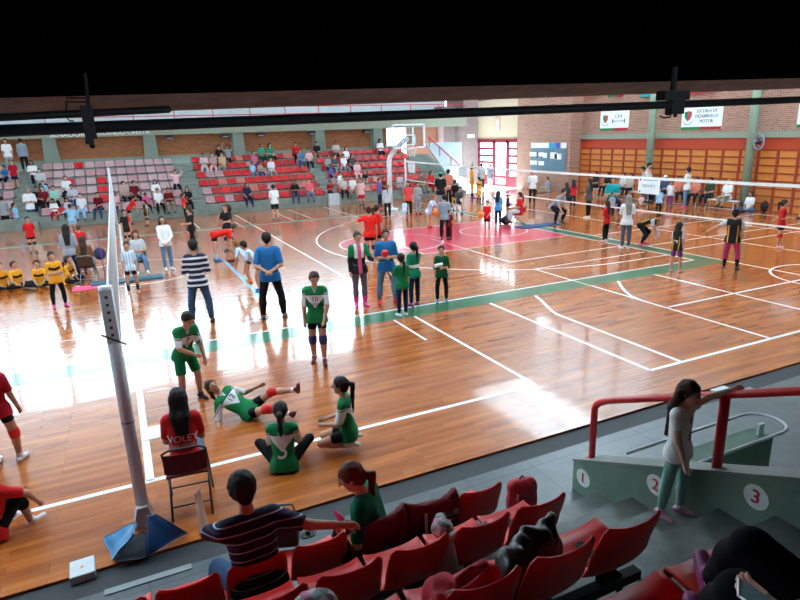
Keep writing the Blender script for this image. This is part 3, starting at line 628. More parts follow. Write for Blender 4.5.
# ------------------------------------------------------------------ lockers and pillars
LKo = mat((.62,.21,.035), .5); LKd = mat((.33,.035,.012), .6)
n = 0
sh1 = None
for i in range(24):
    y0 = 16.08-i*.82; 
    if y0-.82 < -4.6: break
    if sh1 is None:
        fr = MB().box(-.10, 0, -.82, -.77, 0, 2.5).box(-.10, 0, -.05, 0, 0, 2.5)
        for k in range(9): fr.box(-.10, 0, -.82, 0, k*.31, k*.31+.035)
        me = fr.mesh('locker_frame', LKd); dm = MB().box(-.075, -.02, -.76, -.06, .05, .30).mesh('locker_door', LKo); hm = MB().box(-.095, -.075, -.12, -.10, .14, .20).mesh('handle', mat((.25,.2,.15), .4)); sh1 = (me, dm, hm)
    o = empty('locker_column', (10.2, y0, 0)); n += 1
    tag(o, 'orange wooden locker column in a dark red frame, number %s from the brick pier' % ('one two three four five six seven eight nine ten eleven twelve thirteen fourteen fifteen sixteen seventeen eighteen nineteen twenty twenty-one twenty-two twenty-three twenty-four'.split()[i]), 'locker', 'locker columns along the right wall')
    link('frame', sh1[0], o)
    for k in range(8): d = link('door', sh1[1], o); d.location = (0, 0, k*.31); h = link('handle', sh1[2], d)
for y, wh in ((10.75, 'first green'), (5.55, 'second green'), (.4, 'third green')):
    st('pillar', MB().tube([(9.75, y, 0), (9.75, y, 8)], .17, 20), mat((.24,.33,.24), .5), True)
# coil of hose / fan hung on the pillar
q = onX(757, 142, 9.5); o = empty('wall_fan', (float(q[0]), float(q[1]), float(q[2]))); tag(o, 'round dark wall fan clamped to the green pillar', 'fan')
MB().tube([(0, .02+.30*math.cos(a/16*2*math.pi)*.7-.1, .30*math.sin(a/16*2*math.pi)) for a in range(16)], .035, 6, True).build('guard_ring', mat((.22,.26,.32), .4), o, True)
MB().ball((0, -.08, 0), .1, 10, 8).build('motor', mat('black', .4), o, True)
fb = MB()
for a in range(3): t = 2*math.pi*a/3; fb.prism([(-.08, 0), (-.08+.2*math.cos(t), .22*math.sin(t)), (-.08+.2*math.cos(t+.7), .22*math.sin(t+.7))], 'x', -.03, .0)
fb.build('blade', mat((.12,.14,.2), .5), o)
# wall banners
def banner(px0, py0, px1, py1, lab):
    a = onX(px0, py0, 10.1); b = onX(px1, py1, 10.1); y0, y1, z0, z1 = float(b[1]), float(a[1]), float(b[2]), float(a[2]); c = (10.185, (y0+y1)/2, (z0+z1)/2); W = (y1-y0)/2; Hh = (z1-z0)/2
    o = empty('banner', c); tag(o, lab, 'banner'); MB().box(-.015, .015, -W, W, -Hh, Hh).build('panel', mat((.80,.86,.9), .5), o)
    MB().box(-.02, -.015, 0, W, -Hh, -Hh+.12).build('green_strip', mat('green', .6), o); MB().box(-.02, -.015, -W, 0, -Hh, -Hh+.12).build('red_strip', mat('crimson', .6), o); return o, W, Hh
def shield(o, y, z, s):
    M_ = lambda pts: [(y+p[0]*s, z+p[1]*s) for p in pts]
    MB().prism(M_([(0, .5), (.42, .42), (.42, 0), (.25, -.3), (0, -.5)]), 'x', -.022, -.016).build('emblem_green', mat('green', .6), o)
    MB().prism(M_([(0, .5), (0, -.5), (-.25, -.3), (-.42, 0), (-.42, .42)]), 'x', -.022, -.016).build('emblem_red', mat((.6,.03,.06), .6), o)
    MB().tube([(-.018, y+.55*s*math.cos(a), z-.3*s+.5*s*math.sin(a)) for a in [math.pi*(1.1+.8*i/8) for i in range(9)]], .02, 4).build('emblem_ribbon', mat((.3,.36,.4), .6), o)
o, W, Hh = banner(600, 109, 627, 130, 'white banner with shield and barbell on the pale brick above the lockers')
shield(o, W*.62, .02, .42); BK = mat((.04,.05,.05), .6)
lettering('lettering', 'C.R.R.', .22, BK, MX((-.02, -.32, .14), (0,-1,0), (0,0,1)), o)
MB().tube([(-.02, .12, -.10), (-.02, -.76, -.10)], .016, 6).box(-.03, -.01, .06, .12, -.20, .0).box(-.03, -.01, -.76, -.70, -.20, .0).build('barbell', BK, o)
o, W, Hh = banner(682, 105, 720, 129, 'white banner reading Escuela de Desarrollo Motor on the brick between the green pillars')
shield(o, W*.68, .04, .46)
for k, t in enumerate(('ESCUELA DE', 'DESARROLLO', 'MOTOR')): lettering('lettering', t, .19, BK, MX((-.02, -.26, .24-.22*k), (0,-1,0), (0,0,1)), o)
banner(798.5, 103, 822, 127, 'white banner cut off by the right edge of the picture')
# coloured flags above the brick, seen below the beam
for a, b, c, lab in ((586, 600, 'orange', 'orange'), (608, 616, 'green', 'bright green'), (617, 622, 'crimson', 'dark red'), (640, 652, 'teal', 'teal'), (656, 664, 'white', 'white')):
    p0 = onX(a, 92, 10.1); p1 = onX(b, 92, 10.1); o = MB().box(10.12, 10.20, float(p1[1]), float(p0[1]), float(p0[2])-.25, float(p0[2])+.55).build('cloth_flag', mat(c, .8)); tag(o, lab+' cloth flag hung high on the brick wall just under the near beam', 'flag')
p0 = onX(686, 92, 10.1); p1 = onX(715, 90, 10.1); tag(MB().box(10.12, 10.20, float(p1[1]), float(p0[1]), float(p0[2])-.1, float(p0[2])+.4).build('cloth_flag', mat((.5,.03,.04), .8)), 'long red strip high on the brick right of the right dark clamp', 'flag')
# roof, side and back walls
st('ceiling', MB().box(-40, 26, -20, -4, 12.9, 13.1).box(-40, 26, -1, 3, 12.9, 13.1).box(-40, 26, 6, 8, 12.9, 13.1).box(-40, 5, 8, 20, 12.9, 13.1).box(9.6, 26, 8, 20, 12.9, 13.1).box(-40, 26, 20, 28.5, 12.9, 13.1).box(-40, -38, -4, 6, 12.9, 13.1).box(9, 26, -4, 6, 12.9, 13.1), mat((.42,.44,.45), .8))
fr = MB()
for k in range(3): fr.box(5+k*2.3-.05, 5+k*2.3+.05, 8, 20, 12.95, 13.05)
f = st('window_49', fr, mat((.25,.27,.28), .6)); st('pane', MB().box(5, 9.6, 8, 20, 12.99, 13.0), glass(), parent=f)
for i, (ya, yb) in enumerate(((-4, -1), (3, 6))):  # unseen skylight strips, added to bring top light onto the court
    fr = MB()
    for k in range(25): fr.box(-38+k*1.96-.05, -38+k*1.96+.05, ya, yb, 12.95, 13.05)
    f = st('window_%d' % (50+i), fr, mat((.25,.27,.28), .6)); st('pane', MB().box(-38, 9, ya, yb, 12.99, 13.0), glass(), parent=f)
for i in range(22):  # unseen low windows behind the stand, added to light the near seat backs
    fr = MB(); xa = -40+i*3.0
    fr.box(xa-.1, xa+.1, -20.18, -20.02, 2.5, 3.95).box(xa, xa+3, -20.16, -20.04, 3.2, 3.26); f = st('window_%d' % (80+i), fr, mat((.25,.27,.28), .6)); st('pane', MB().box(xa, xa+3.0, -20.11, -20.10, 2.5, 3.95), glass(), parent=f)
for i in range(16):  # unseen high windows behind the camera, added as front light on the people
    fr = MB(); xa = -38+i*3.0
    for x in (xa, xa+3.0): fr.box(x-.1, x+.1, -20.2, -20.0, 6, 12.2)
    for z in (6.05, 9.1, 12.15): fr.box(xa, xa+3.0, -20.18, -20.02, z-.06, z+.06)
    f = st('window_%d' % (60+i), fr, mat((.25,.27,.28), .6)); st('pane', MB().box(xa, xa+3.0, -20.11, -20.10, 6, 12.2), glass(), parent=f)
st('wall_left', MB().box(-40.2, -40, -20, 28.5, 0, 13), WHT)
st('wall_near', MB().box(-40, 26, -20.2, -20, 0, 2.5).box(-40, 26, -20.2, -20, 3.95, 6).box(-40, 26, -20.2, -20, 12.2, 13).box(10, 26, -20.2, -20, 6, 12.2).box(-40, -38, -20.2, -20, 6, 12.2), mat((.16,.16,.16), .9))
# ------------------------------------------------------------------ near gallery overhead
DK = mat((.0015,.0013,.0012), 1.0, spec=.0)  # gloom under the gallery is put into this near-black colour
def tilt(y, py0, py1):
    a = onY(0, py0, y); b = onY(800, py1, y); s = (b[2]-a[2])/(b[0]-a[0]); return lambda x: float(a[2]+s*(x-a[0]))
zs_ = tilt(-6.6, 98, 78); zb_ = tilt(-6.2, 115, 87.5)
def ramp(ys, zf0, h): 
    v = []
    for x in (-30, 10.2):
        for (y, zf_, hh) in ys: v.append((x, y, zf_(x)+hh))
    n = len(ys); return MB().add(v, [tuple(range(n))[::-1], tuple(range(n, 2*n))]+[(i, (i+1) % n, (i+1) % n+n, i+n) for i in range(n)])
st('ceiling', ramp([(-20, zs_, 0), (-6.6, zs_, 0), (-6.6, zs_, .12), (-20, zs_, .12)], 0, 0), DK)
st('floor', MB().box(-40, 10.2, -20, -6.6, 4.45, 4.6), PGREY)
bm_ = concrete('stained_beam', (.075,.048,.040), (.14,.10,.085), .9, 5)
st('trim_6', ramp([(-6.6, zs_, 0), (-6.2, zb_, 0), (-5.9, zb_, 0), (-5.9, zb_, .9), (-6.6, zb_, .9)], 0, 0), bm_)
st('wall_gallery', MB().box(-40, 10.2, -6.05, -5.9, 4.9, 5.3), mat('red', .5))
BKM = mat('black', .6, spec=.2)
a = onY(-60, 133.2, -8); b = onY(860, 97.3, -8); o = MB().tube([a, b], .027, 10).build('overhead_pipe', BKM, None, True); tag(o, 'long thin black pipe hung just below the near ceiling beam', 'pipe')
a = onY(-60, 120.2, -8); b = onY(171, 109.3, -8); o = MB().tube([a, b-(b-a)*.01, b], [.017, .017, .009], 10).build('overhead_pipe', BKM, None, True); tag(o, 'shorter thick black pipe ending left, above the long pipe', 'pipe')
def clampx(px, lab, big):
    y = -8; q = onY(px, 118, y); o = empty('pipe_clamp', (float(q[0]), y, 4.02)); tag(o, lab, 'clamp')
    def L(a, b_): v = onY(a, b_, y); return (float(v[0])-float(q[0]), 0.0, float(v[2])-4.02)
    if not big:
        MB().tube([L(66,98), L(90,98), L(90,102), L(66,102)], .004, 6, True).build('wire_loop', BKM, o); MB().tube([L(66,102), L(67,118), L(70,121), L(74,121)], .004, 6).build('hook', BKM, o)
        a, b_ = L(80, 106), L(97.5, 139); MB().box(a[0], b_[0], -.03, .03, a[2], b_[2]).build('body', BKM, o); a, b_ = L(85, 139), L(97, 144); MB().box(a[0], b_[0]-.01, -.02, .02, a[2], b_[2]).build('jaw', BKM, o); MB().ball(L(92.5, 146), .012, 8, 6).build('screw', BKM, o); a = L(89, 90); MB().tube([(a[0],0,0), (L(89,110)[0],0,L(89,110)[2])], .008, 6).build('hanger', BKM, o)
    else:
        a, b_ = L(661, 91), L(685, 100); MB().box(a[0], b_[0], -.04, .04, a[2], b_[2]).build('plate', BKM, o); a, b_ = L(669.5, 98), L(680.5, 114); MB().box(a[0], b_[0], -.03, .03, a[2], b_[2]).build('body', BKM, o); MB().ball(L(675, 115.5), .013, 8, 6).build('screw', BKM, o)
        MB().tube([L(660,116), L(664,118), L(670,117), L(671,114.5), L(666,115)], .005, 6).build('hook', BKM, o); a = L(673, 92); MB().tube([(a[0],0,0), a], .02, 6).build('hanger', BKM, o)
clampx(90, 'black clamp with wire hook hanging from the pipes at left', False); clampx(673, 'chunky black clamp hanging from the pipe at right', True)
# ------------------------------------------------------------------ stands
D_, R_ = .84, .40
for k in range(6):
    y0 = -7.70-D_*k; z = .35+R_*k
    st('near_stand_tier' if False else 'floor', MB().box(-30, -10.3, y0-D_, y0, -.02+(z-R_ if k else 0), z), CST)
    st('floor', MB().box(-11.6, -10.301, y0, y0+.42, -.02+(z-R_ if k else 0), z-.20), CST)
PGR = concrete('green_painted_plaster', (.15,.235,.18), (.20,.29,.225), .7, 6)
yf = -6.92; zf = .32
def wtop(y): return zf+(yf-y)*.455
st('wall_stair', MB().prism([(yf, -.02), (yf, zf), (-12.5, wtop(-12.5)), (-12.5, -.02)], 'x', -10.3, -10.12), PGR)
st('trim_7', MB().prism([(yf+.01, zf), (yf+.01, zf+.015), (-12.5, wtop(-12.5)+.02), (-12.5, wtop(-12.5))], 'x', -10.31, -10.11), concrete('wall_cap', (.22,.25,.22), (.28,.31,.28), .6))
WP = mat((.82,.86,.86), .6); RN = mat((.60,.02,.06), .6)
for num, px, py in (('1', 583.5, 478), ('2', 656, 485), ('3', 756.5, 497)):
    q = onX(px, py, -10.3); o = empty('row_number', (-10.304, float(q[1]), float(q[2]))); tag(o, 'white disc with red number %s painted on the green stair wall' % dict(zip('123', ('one', 'two', 'three')))[num], 'number disc')
    MB().tube([(0, 0, 0), (-.003, 0, 0)], .095, 28).build('disc', WP, o); me = text_mesh(num, .15, .001); me.transform(MX((-.006, 0, 0), (0,-1,0), (0,0,1))); me.materials.append(RN); t = link('digit', me, o)
    md = t.modifiers.new('bold', 'SOLIDIFY'); md.thickness = .006
# red handrail
hr = empty('handrail', (-10.21, -7.08, wtop(-7.08))); tag(hr, 'thick red tubular handrail on top of the green stair wall', 'handrail')
RD = mat((.78,.008,.010), .4, coat=.2); z0 = wtop(-7.08)
def hz(y, up=.64): return (0, y+7.08, wtop(y)+up-z0)
MB().tube([(0,0,.0), (0,0,.56), (0,-.02,.61), (0,-.07,.655)]+[hz(y) for y in (-7.25, -8.42, -10, -12.4)], .033, 14).build('rail', RD, hr, True)
for y in (-8.42, -10.3): MB().tube([hz(y, 0), hz(y, .64)], .038, 14).build('post', RD, hr, True)
MB().tube([(0,0,0), (0,0,.012)], .055, 14).build('flange', RD, hr)
# passage walls beyond the stair wall with white looped rails
st('wall_passage', MB().box(-10.1, -8.40, -7.75, -7.5, -.02, .48), PGR)
st('wall_passage', MB().box(-5.9, -5.6, -14, -7.4, -.02, 2.2), PGR)
st('floor', MB().box(-10.1, -5.9, -14, -11.5, 0, 2.8), CST)
WR = mat((.70,.74,.76), .35)
def looprail(x0, x1, y0, y1, z, lab, posts):
    o = empty('tube_rail', (x1, y0, 0)); tag(o, lab, 'railing'); n = 8; r = (y0-y1)/2; pts = [(x0-x1, 0, z)]+[(r*math.sin(math.pi*i/n)-r, -r+r*math.cos(math.pi*i/n), z) for i in range(n+1)]+[(x0-x1, -(y0-y1), z)]
    MB().tube(pts, .016, 8).build('rail', WR, o, True)
    for p in posts: MB().box(p-x1-.04, p-x1+.04, -(y0-y1)*.5-.012, -(y0-y1)*.5+.012, .47, z).build('post', WR, o)
looprail(-10.1, -8.22, -7.42, -7.86, .60, 'white looped tube rail round the low green wall behind the handrail post', (-8.45,))
looprail(-9.9, -6.9, -8.35, -8.75, .52, 'white tube rail further right beyond the red handrail', ())
st('wall_passage', MB().box(-9.9, -6.9, -8.72, -8.42, -.02, .40), PGR)
# far stand
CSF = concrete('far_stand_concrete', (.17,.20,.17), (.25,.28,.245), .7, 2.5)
for k in range(6):
    y0 = 20.45+.84*k; z = .52+.38*k
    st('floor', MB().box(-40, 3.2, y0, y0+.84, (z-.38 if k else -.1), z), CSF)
    for xa, xb in ((-18.5, -17.6), (-11.1, -10.2), (-3.75, -3.05), (3.2, 4.6)):
        if xa != 3.2: st('floor', MB().box(xa, xb, y0-.42, y0-.001, (z-.38 if k else 0), z-.19), CSF)
for k in range(12):
    st('floor', MB().box(3.2, 5.2, 20.45+.42*k, 26.2, .19*k+(0 if k else -.02), .19*(k+1)), CSF)
fl = MB().prism([(3.45, 3.05), (6.05, 3.02), (6.05, .0), (5.75, .0)], 'y', 22.4, 22.6); st('wall_far', fl, mat((.55,.68,.74), .6))
o = empty('stair_rail', (3.6, 22.3, 3.4)); tag(o, 'thin pink-red sloping handrail on the white stair flank beside the doors', 'handrail')
mb = MB().tube([(-.02, 0, 0), (2.40, 0, -1.95)], .035, 8); mb.build('rail', mat((.5,.02,.08), .5), o, True)
for t in (.03, .33, .66, .97): MB().tube([(2.42*t-.02, 0, -1.95*t), (2.42*t-.02, 0, -1.95*t-.55)], .025, 6).build('post', mat((.5,.02,.08), .5), o)
# ------------------------------------------------------------------ stadium seats
def seat_mesh(name, m, nu=10, near=True, bh=1.0):
    prof = [(.385,-.035), (.40,.0), (.385,.022), (.30,.012), (.18,-.004), (.08,0), (.02,.035), (-.02,.10), (-.05,.19), (-.085,.29), (-.115,.375), (-.125,.405)]
    wd = [.175,.195,.205,.21,.212,.212,.21,.208,.208,.205,.195,.165]
    nv = len(prof); Pg = np.zeros((nv, nu+1, 3))
    for j in range(nv):
        for i in range(nu+1):
            u = 2*i/nu-1; y, z = prof[j]; z = z*(bh if z > .05 else 1)
            back = max(0, min(1, (j-5)/3)); pan = 1-back
            y2 = y+.040*abs(u)**2.6*back; z2 = z+.03*abs(u)**3*pan*(1 if j > 1 else .3)-(.012*(1-u*u))*pan*(1 if 2 < j < 6 else 0)+(.006*abs(u)**2-.0)*(1 if j > 9 else 0)
            Pg[j, i] = (u*wd[j], y2, z2)
    du = np.gradient(Pg, axis=1); dv = np.gradient(Pg, axis=0); N = np.cross(du, dv); N /= np.linalg.norm(N, axis=-1, keepdims=True)+1e-9
    mb = MB(); A = Pg.reshape(-1, 3); B = (Pg+N*.011).reshape(-1, 3); n = len(A); f = []
    def id_(j, i): return j*(nu+1)+i
    for j in range(nv-1):
        for i in range(nu):
            f.append((id_(j,i), id_(j,i+1), id_(j+1,i+1), id_(j+1,i))); f.append((n+id_(j,i), n+id_(j+1,i), n+id_(j+1,i+1), n+id_(j,i+1)))
    ring = [id_(0,i) for i in range(nu+1)]+[id_(j,nu) for j in range(1, nv)]+[id_(nv-1,i) for i in range(nu-1, -1, -1)]+[id_(j,0) for j in range(nv-2, 0, -1)]
    for a, b in zip(ring, ring[1:]+ring[:1]): f.append((a, n+a, n+b, b))
    mb.add(list(A)+list(B), f); return mb.mesh(name, m, True)
def plastic(c): return mat(c, .38, spec=.5)
SR = [plastic((.58,.008,.010)), plastic((.68,.012,.012)), plastic((.46,.02,.02))]; SP = [plastic((.50,.27,.28)), plastic((.56,.36,.37))]; SO = plastic((.60,.17,.12))
ORD = 'first second third fourth fifth sixth seventh eighth ninth tenth eleventh twelfth thirteenth fourteenth fifteenth'.split()
ROWN = ['bottom', 'second', 'third', 'fourth', 'fifth', 'top']
farm = {}
def fseat(m):
    if m not in farm: farm[m] = seat_mesh('seat_shell', m, 6, bh=.68)
    return farm[m]
random.seed(3)
secs = [('far left end', -20.2, -18.6, 'p'), ('left', -17.5, -11.15, 'p'), ('middle', -10.15, -3.8, 'm'), ('right', -3.0, 3.15, 'r')]
for sn, xa, xb, ty in secs:
    n = max(1, round((xb-xa)/.5))
    for k in range(6):
        y = 20.98+.84*k; z = .98+.38*k-.40
        bo = empty('seat_beam', ((xa+xb)/2, y, z-.38+.32)); tag(bo, 'dark steel beam under the %s row of the %s far stand section' % (ROWN[k], sn), 'beam', 'seat beams of the far stand')
        MB().box(-(xb-xa)/2, (xb-xa)/2, -.30, .05, -.18, .02).build('beam', mat('black', .6), bo)  # beam box enlarged to cover the riser as a dark band under the seats
        for s in (-.45, -.15, .15, .45): MB().box(s*(xb-xa)-.03, s*(xb-xa)+.03, -.04, .04, -.40+.0, -.02).build('bracket', mat('black', .6), bo)
        for i in range(n):
            x = xa+(i+.5)*(xb-xa)/n; r = random.random()
            if ty == 'p': red = r < .06 or (i in (6, 5) and k in (1, 2, 3, 4) and (i == 5) and k in (1, 2, 3)); m = SR[1] if red else SP[random.randrange(2)]; 
            elif ty == 'm': red = r > .22; m = random.choice(SR) if red else (SO if r > .1 else SP[0])
            else: red = True; m = random.choice(SR) if r > .12 else SO
            o = link('stadium_seat', fseat(m)); o.scale = (1.05, 1, 1); o.location = (x, y, z); o.rotation_euler = (0, 0, math.pi)
            nmx = 'red' if m in SR else ('orange-red' if m is SO else 'faded pink')
            tag(o, '%s seat, %s row of %s far stand, %s from its left' % (nmx, ROWN[k], sn, ORD[i]), 'seat', 'seats of the far stand')
nearm = seat_mesh('seat_shell', plastic((.80,.007,.006)), 16); nearm2 = seat_mesh('seat_shell', plastic((.85,.040,.022)), 16)
br = MB().box(-.03, .03, -.01, .30, -.03, .0).box(-.03, .03, .06, .12, -.12, -.03).mesh('bracket', BKM)
last = {1: -11.66, 2: -11.72, 3: -11.80, 4: -11.78, 5: -11.78}
NS = {}
for r in range(1, 6):
    y = -7.52-.82*(r-1); z = .48+.40*(r-1); n = 9
    bm = empty('seat_beam', (last[r]-1.9, y+.09, z-.15)); tag(bm, 'long black steel beam carrying the %s row of near seats' % ORD[r-1], 'beam', None)
    MB().box(-2.4, 1.95, -.03, .03, -.03, .03).build('beam', BKM, bm)
    for s in (-2.0, -.9, .3, 1.5, 1.82): MB().tube([(s, 0, -.03), (s, .0, -.12), (s, .06, -.26), (s, .14, -.32)] if r > 1 else [(s, 0, -.03), (s, 0, -.33)], .018, 8).build('leg', BKM, bm)
    for i in range(n):
        x = last[r]-.21-.45*i
        if r == 5 and i > 3: continue
        o = empty('stadium_seat', (x, y, z)); link('seat_shell', nearm2 if (r*7+i*3) % 4 == 0 else nearm, o); link('bracket', br, o)
        tag(o, 'glossy red bucket seat, %s near row from the court, %s seat from the stair' % (ORD[r-1], ORD[i]), 'seat', 'red seats of the near stand'); NS[(r, i)] = o
# ------------------------------------------------------------------ volleyball nets, posts, basket
def net(x, y0, y1, zt_, lab, step=.1, w_=.0013, nc=(.62,.64,.66)):
    o = empty('volleyball_net', (x, y0, 0)); tag(o, lab, 'net'); L = y1-y0
    def sag(t): return -.10*4*t*(1-t)
    N = 20; top = [(0, L*i/N, zt_+sag(i/N)) for i in range(N+1)]; bot = [(0, L*i/N, zt_-1.0+sag(i/N)) for i in range(N+1)]
    m1 = mat((.85,.85,.82), .7); mb = MB(); tb = MB()
    for P_, h, B in ((top, .04, mb), (bot, .022, tb)):
        v = []; 
        for p in P_: v += [(-.004, p[1], p[2]-h), (.004, p[1], p[2]-h), (.004, p[1], p[2]+h), (-.004, p[1], p[2]+h)]
        B.add(v, [(4*i+a, 4*i+(a+1) % 4, 4*i+4+(a+1) % 4, 4*i+4+a) for i in range(N) for a in range(4)]+[(3,2,1,0), (4*N,4*N+1,4*N+2,4*N+3)])
    mb.build('top_tape', m1, o); tb.build('bottom_tape', m1, o)
    ms = MB(); nn = int(L/step)
    for i in range(nn+1):
        t = i/nn; ms.box(-w_, w_, L*t-w_, L*t+w_, zt_-1.0+sag(t), zt_+sag(t))
    for k in range(1, 10):
        z = zt_-1+k*.1
        for i in range(N): 
            a, b_ = i/N, (i+1)/N; ms.add([(-w_, L*a, z+sag(a)-w_), (w_, L*a, z+sag(a)-w_), (w_, L*a, z+sag(a)+w_), (-w_, L*a, z+sag(a)+w_), (-w_, L*b_, z+sag(b_)-w_), (w_, L*b_, z+sag(b_)-w_), (w_, L*b_, z+sag(b_)+w_), (-w_, L*b_, z+sag(b_)+w_)], [(0,1,5,4), (1,2,6,5), (2,3,7,6), (3,0,4,7)])
    ms.build('netting', mat(nc, .8), o); return o
net(-14.39, -5.3, 19.4, 2.28, 'long white-taped volleyball net seen edge-on at the left')
net(.58, -5.5, 19.4, 2.16, 'long white-taped volleyball net stretched across the right side', w_=.0008, nc=(.2,.2,.2))
def pole(x, y, h, lab, r=.055):
    o = empty('net_pole', (x, y, 0)); tag(o, lab, 'pole'); MB().tube([(0,0,0), (0,0,h)], r, 16).build('tube', mat((.70,.74,.78), .4, spec=.5), o, True); return o
p = pole(-14.39, -5.4, 2.42, 'thick pale grey net pole standing in blue mats at the near left', .058)
MB().box(-.05, .05, -.064, -.05, 1.9, 2.40).build('slotted_plate', mat((.42,.44,.46), .5), p)
for i in range(6): MB().box(-.012, .012, -.070, -.063, 1.97+i*.07, 1.995+i*.07).build('slot', mat('black'), p)
MB().tube([(-.09, -.07, 2.0), (.10, -.075, 1.88)], .008, 6).build('tension_cord', mat('black', .6), p)
MB().tube([(0,0,1.10), (0,0,1.11)], .062, 16).build('seam', mat('darkgray', .6), p)
MB().prism([(-.10,0), (.10,0), (.05,.22), (-.05,.22)], 'y', -.1, .1).build('foot_socket', mat((.6,.62,.6), .5), p)
pole(-14.39, 19.45, 2.6, 'far white net pole standing before the faded pink seats')
pole(.58, 19.45, 2.3, 'far net pole by the basket, partly hidden by spectators')
pole(.58, -5.6, 2.4, 'near net pole of the right net beyond the picture edge')
# blue mats round the near pole
BLU = mat((.008,.10,.32), .32, spec=.6); BLU2 = mat((.04,.26,.52), .35, spec=.6)
def slab(name, pts, th, m, lab):
    mb = MB(); P_ = [np.array(q, float) for q in pts]; nn = un(np.cross(P_[1]-P_[0], P_[2]-P_[0])); k = len(P_)
    # subdivided tarp-like sheet with folds
    nu = 10; V = []; A, B, C_, Dd = P_[0], P_[1], P_[2], P_[3]
    for i in range(nu+1):
        for j in range(nu+1):
            s, t = i/nu, j/nu; q = A*(1-s)*(1-t)+B*s*(1-t)+C_*s*t+Dd*(1-s)*t; V.append(q+nn*(.007*math.sin(7*s+3*t)+.005*math.sin(11*t-3*s)))
    n = len(V); W_ = [q-nn*th for q in V]; f = []
    for i in range(nu):
        for j in range(nu):
            a = i*(nu+1)+j; f.append((a, a+nu+1, a+nu+2, a+1)); f.append((n+a, n+a+1, n+a+nu+2, n+a+nu+1))
    ring = [i*(nu+1) for i in range(nu+1)]+[nu*(nu+1)+j for j in range(1, nu+1)]+[i*(nu+1)+nu for i in range(nu-1, -1, -1)]+[j for j in range(nu-1, 0, -1)]
    for a, b_ in zip(ring, ring[1:]+ring[:1]): f.append((a, b_, n+b_, n+a))
    mb.add(V+W_, f); o = mb.build(name, m, None, True); tag(o, lab, 'mat'); return o
g = lambda px, py, z=0.0: (*G(px, py, z), z)
slab('safety_mat', [g(103,538,.02), g(112,560,.02), g(133,534,.30), g(134,522,.24)], .02, BLU2, 'light blue mat leaning against the grey pole, left piece')
slab('safety_mat', [g(146,557,.02), g(188,533,.02), g(156,514,.34), g(147,517,.40)], .02, BLU, 'dark blue shiny mat propped on the right of the grey pole')
slab('safety_mat', [g(116,563,.03), g(150,556,.03), g(147,532,.04), g(128,536,.04)], .012, mat((.01,.012,.02), .7), 'flat black mat lying at the foot of the grey pole')
o = empty('floor_box', (*G(83, 571), 0)); o.rotation_euler[2] = .05; tag(o, 'small white electrical box on the edge of the wooden floor', 'box')
bevel(MB().box(-.10, .10, -.12, .12, -.03, .05).build('body', mat((.62,.65,.66), .5), o)); MB().prism([(-.02,-.02), (.02,-.02), (0,.02)], 'z', .05, .052).build('warning_mark', mat('yellow', .6), o)
for px, py, lab in ((292, 508, 'round dark floor cap by the striped man'), (303, 519, 'round dark floor cap beside the knees of the woman in green'),): 
    x, y = G(px, py); o = MB().tube([(0,0,0), (0,0,.012)], .05, 16).build('drain_cover', mat('black', .5)); o.location = (x, min(y, -6.35), -.005); tag(o, lab, 'cap')
# small white plates on the floor edge by the girl
for px, py, lab in ((720, 387.5, 'white plate lying on the dark floor edge behind the girl'), (748, 389.5, 'faint grey plate on the concrete right of the white plate')):
    x, y = G(px, py); o = MB().box(-.14, .14, -.07, .07, 0, .012).build('floor_plate', mat((.6,.64,.62) if px < 730 else (.26,.29,.30), .5)); o.location = (x, y, -.005 if y < -6.25 else -.03); tag(o, lab, 'plate')
st('trim_8', MB().box(-14.75, -14.05, -6.32, -6.25, -.005, .006), mat((.24,.27,.27), .6))
# basket on a bent white post
bk = empty('basketball_hoop', (-1.85, 15.9, 0)); tag(bk, 'white basketball hoop with clear backboard on a bent post before the far stand', 'basketball hoop')
WT = mat((.80,.82,.84), .35); MB().tube([(-.15,0,0), (-.15,0,2.3), (-.12,-.05,2.55), (0,-.5,2.95), (0,-1.5,3.35), (0,-1.75,3.4)], .12, 14).build('post', WT, bk, True)
MB().box(-.35, .1, -.35, .35, 0, .10).build('base_plate', WT, bk)
fr = MB(); bx0, bx1, bz0, bz1 = -.82, .86, 2.98, 4.06
fr.box(bx0, bx1, -1.93, -1.85, bz0, bz0+.07).box(bx0, bx1, -1.93, -1.85, bz1-.07, bz1).box(bx0, bx0+.07, -1.93, -1.85, bz0, bz1).box(bx1-.07, bx1, -1.93, -1.85, bz0, bz1); fr.build('board_frame', WT, bk)
MB().box(bx0+.07, bx1-.07, -1.90, -1.88, bz0+.07, bz1-.07).build('glass_board', glass(), bk)
t = MB()
for a in ((-.30, .34, 3.12, 3.16), (-.30, .34, 3.55, 3.59)): t.box(a[0], a[1], -1.94, -1.90, a[2], a[3])
t.box(-.30, -.26, -1.94, -1.90, 3.12, 3.59).box(.30, .34, -1.94, -1.90, 3.12, 3.59).build('target_square', WT, bk)
MB().tube([(.02+.225*math.cos(a/20*2*math.pi), -2.20+.225*math.sin(a/20*2*math.pi), 3.05) for a in range(20)], .014, 6, True).tube([(.02,-1.92,3.05), (.02,-1.98,3.05)], .03, 6).build('rim', mat('orange', .4), bk)
nt_ = MB()
for i in range(12):
    a = i/12*2*math.pi; b2 = (i+1)/12*2*math.pi
    nt_.tube([(.02+.22*math.cos(a), -2.2+.22*math.sin(a), 3.04), (.02+.15*math.cos(b2), -2.2+.15*math.sin(b2), 2.82), (.02+.13*math.cos(a), -2.2+.13*math.sin(a), 2.62)], .006, 4)
nt_.build('net', mat((.8,.8,.8), .8), bk)
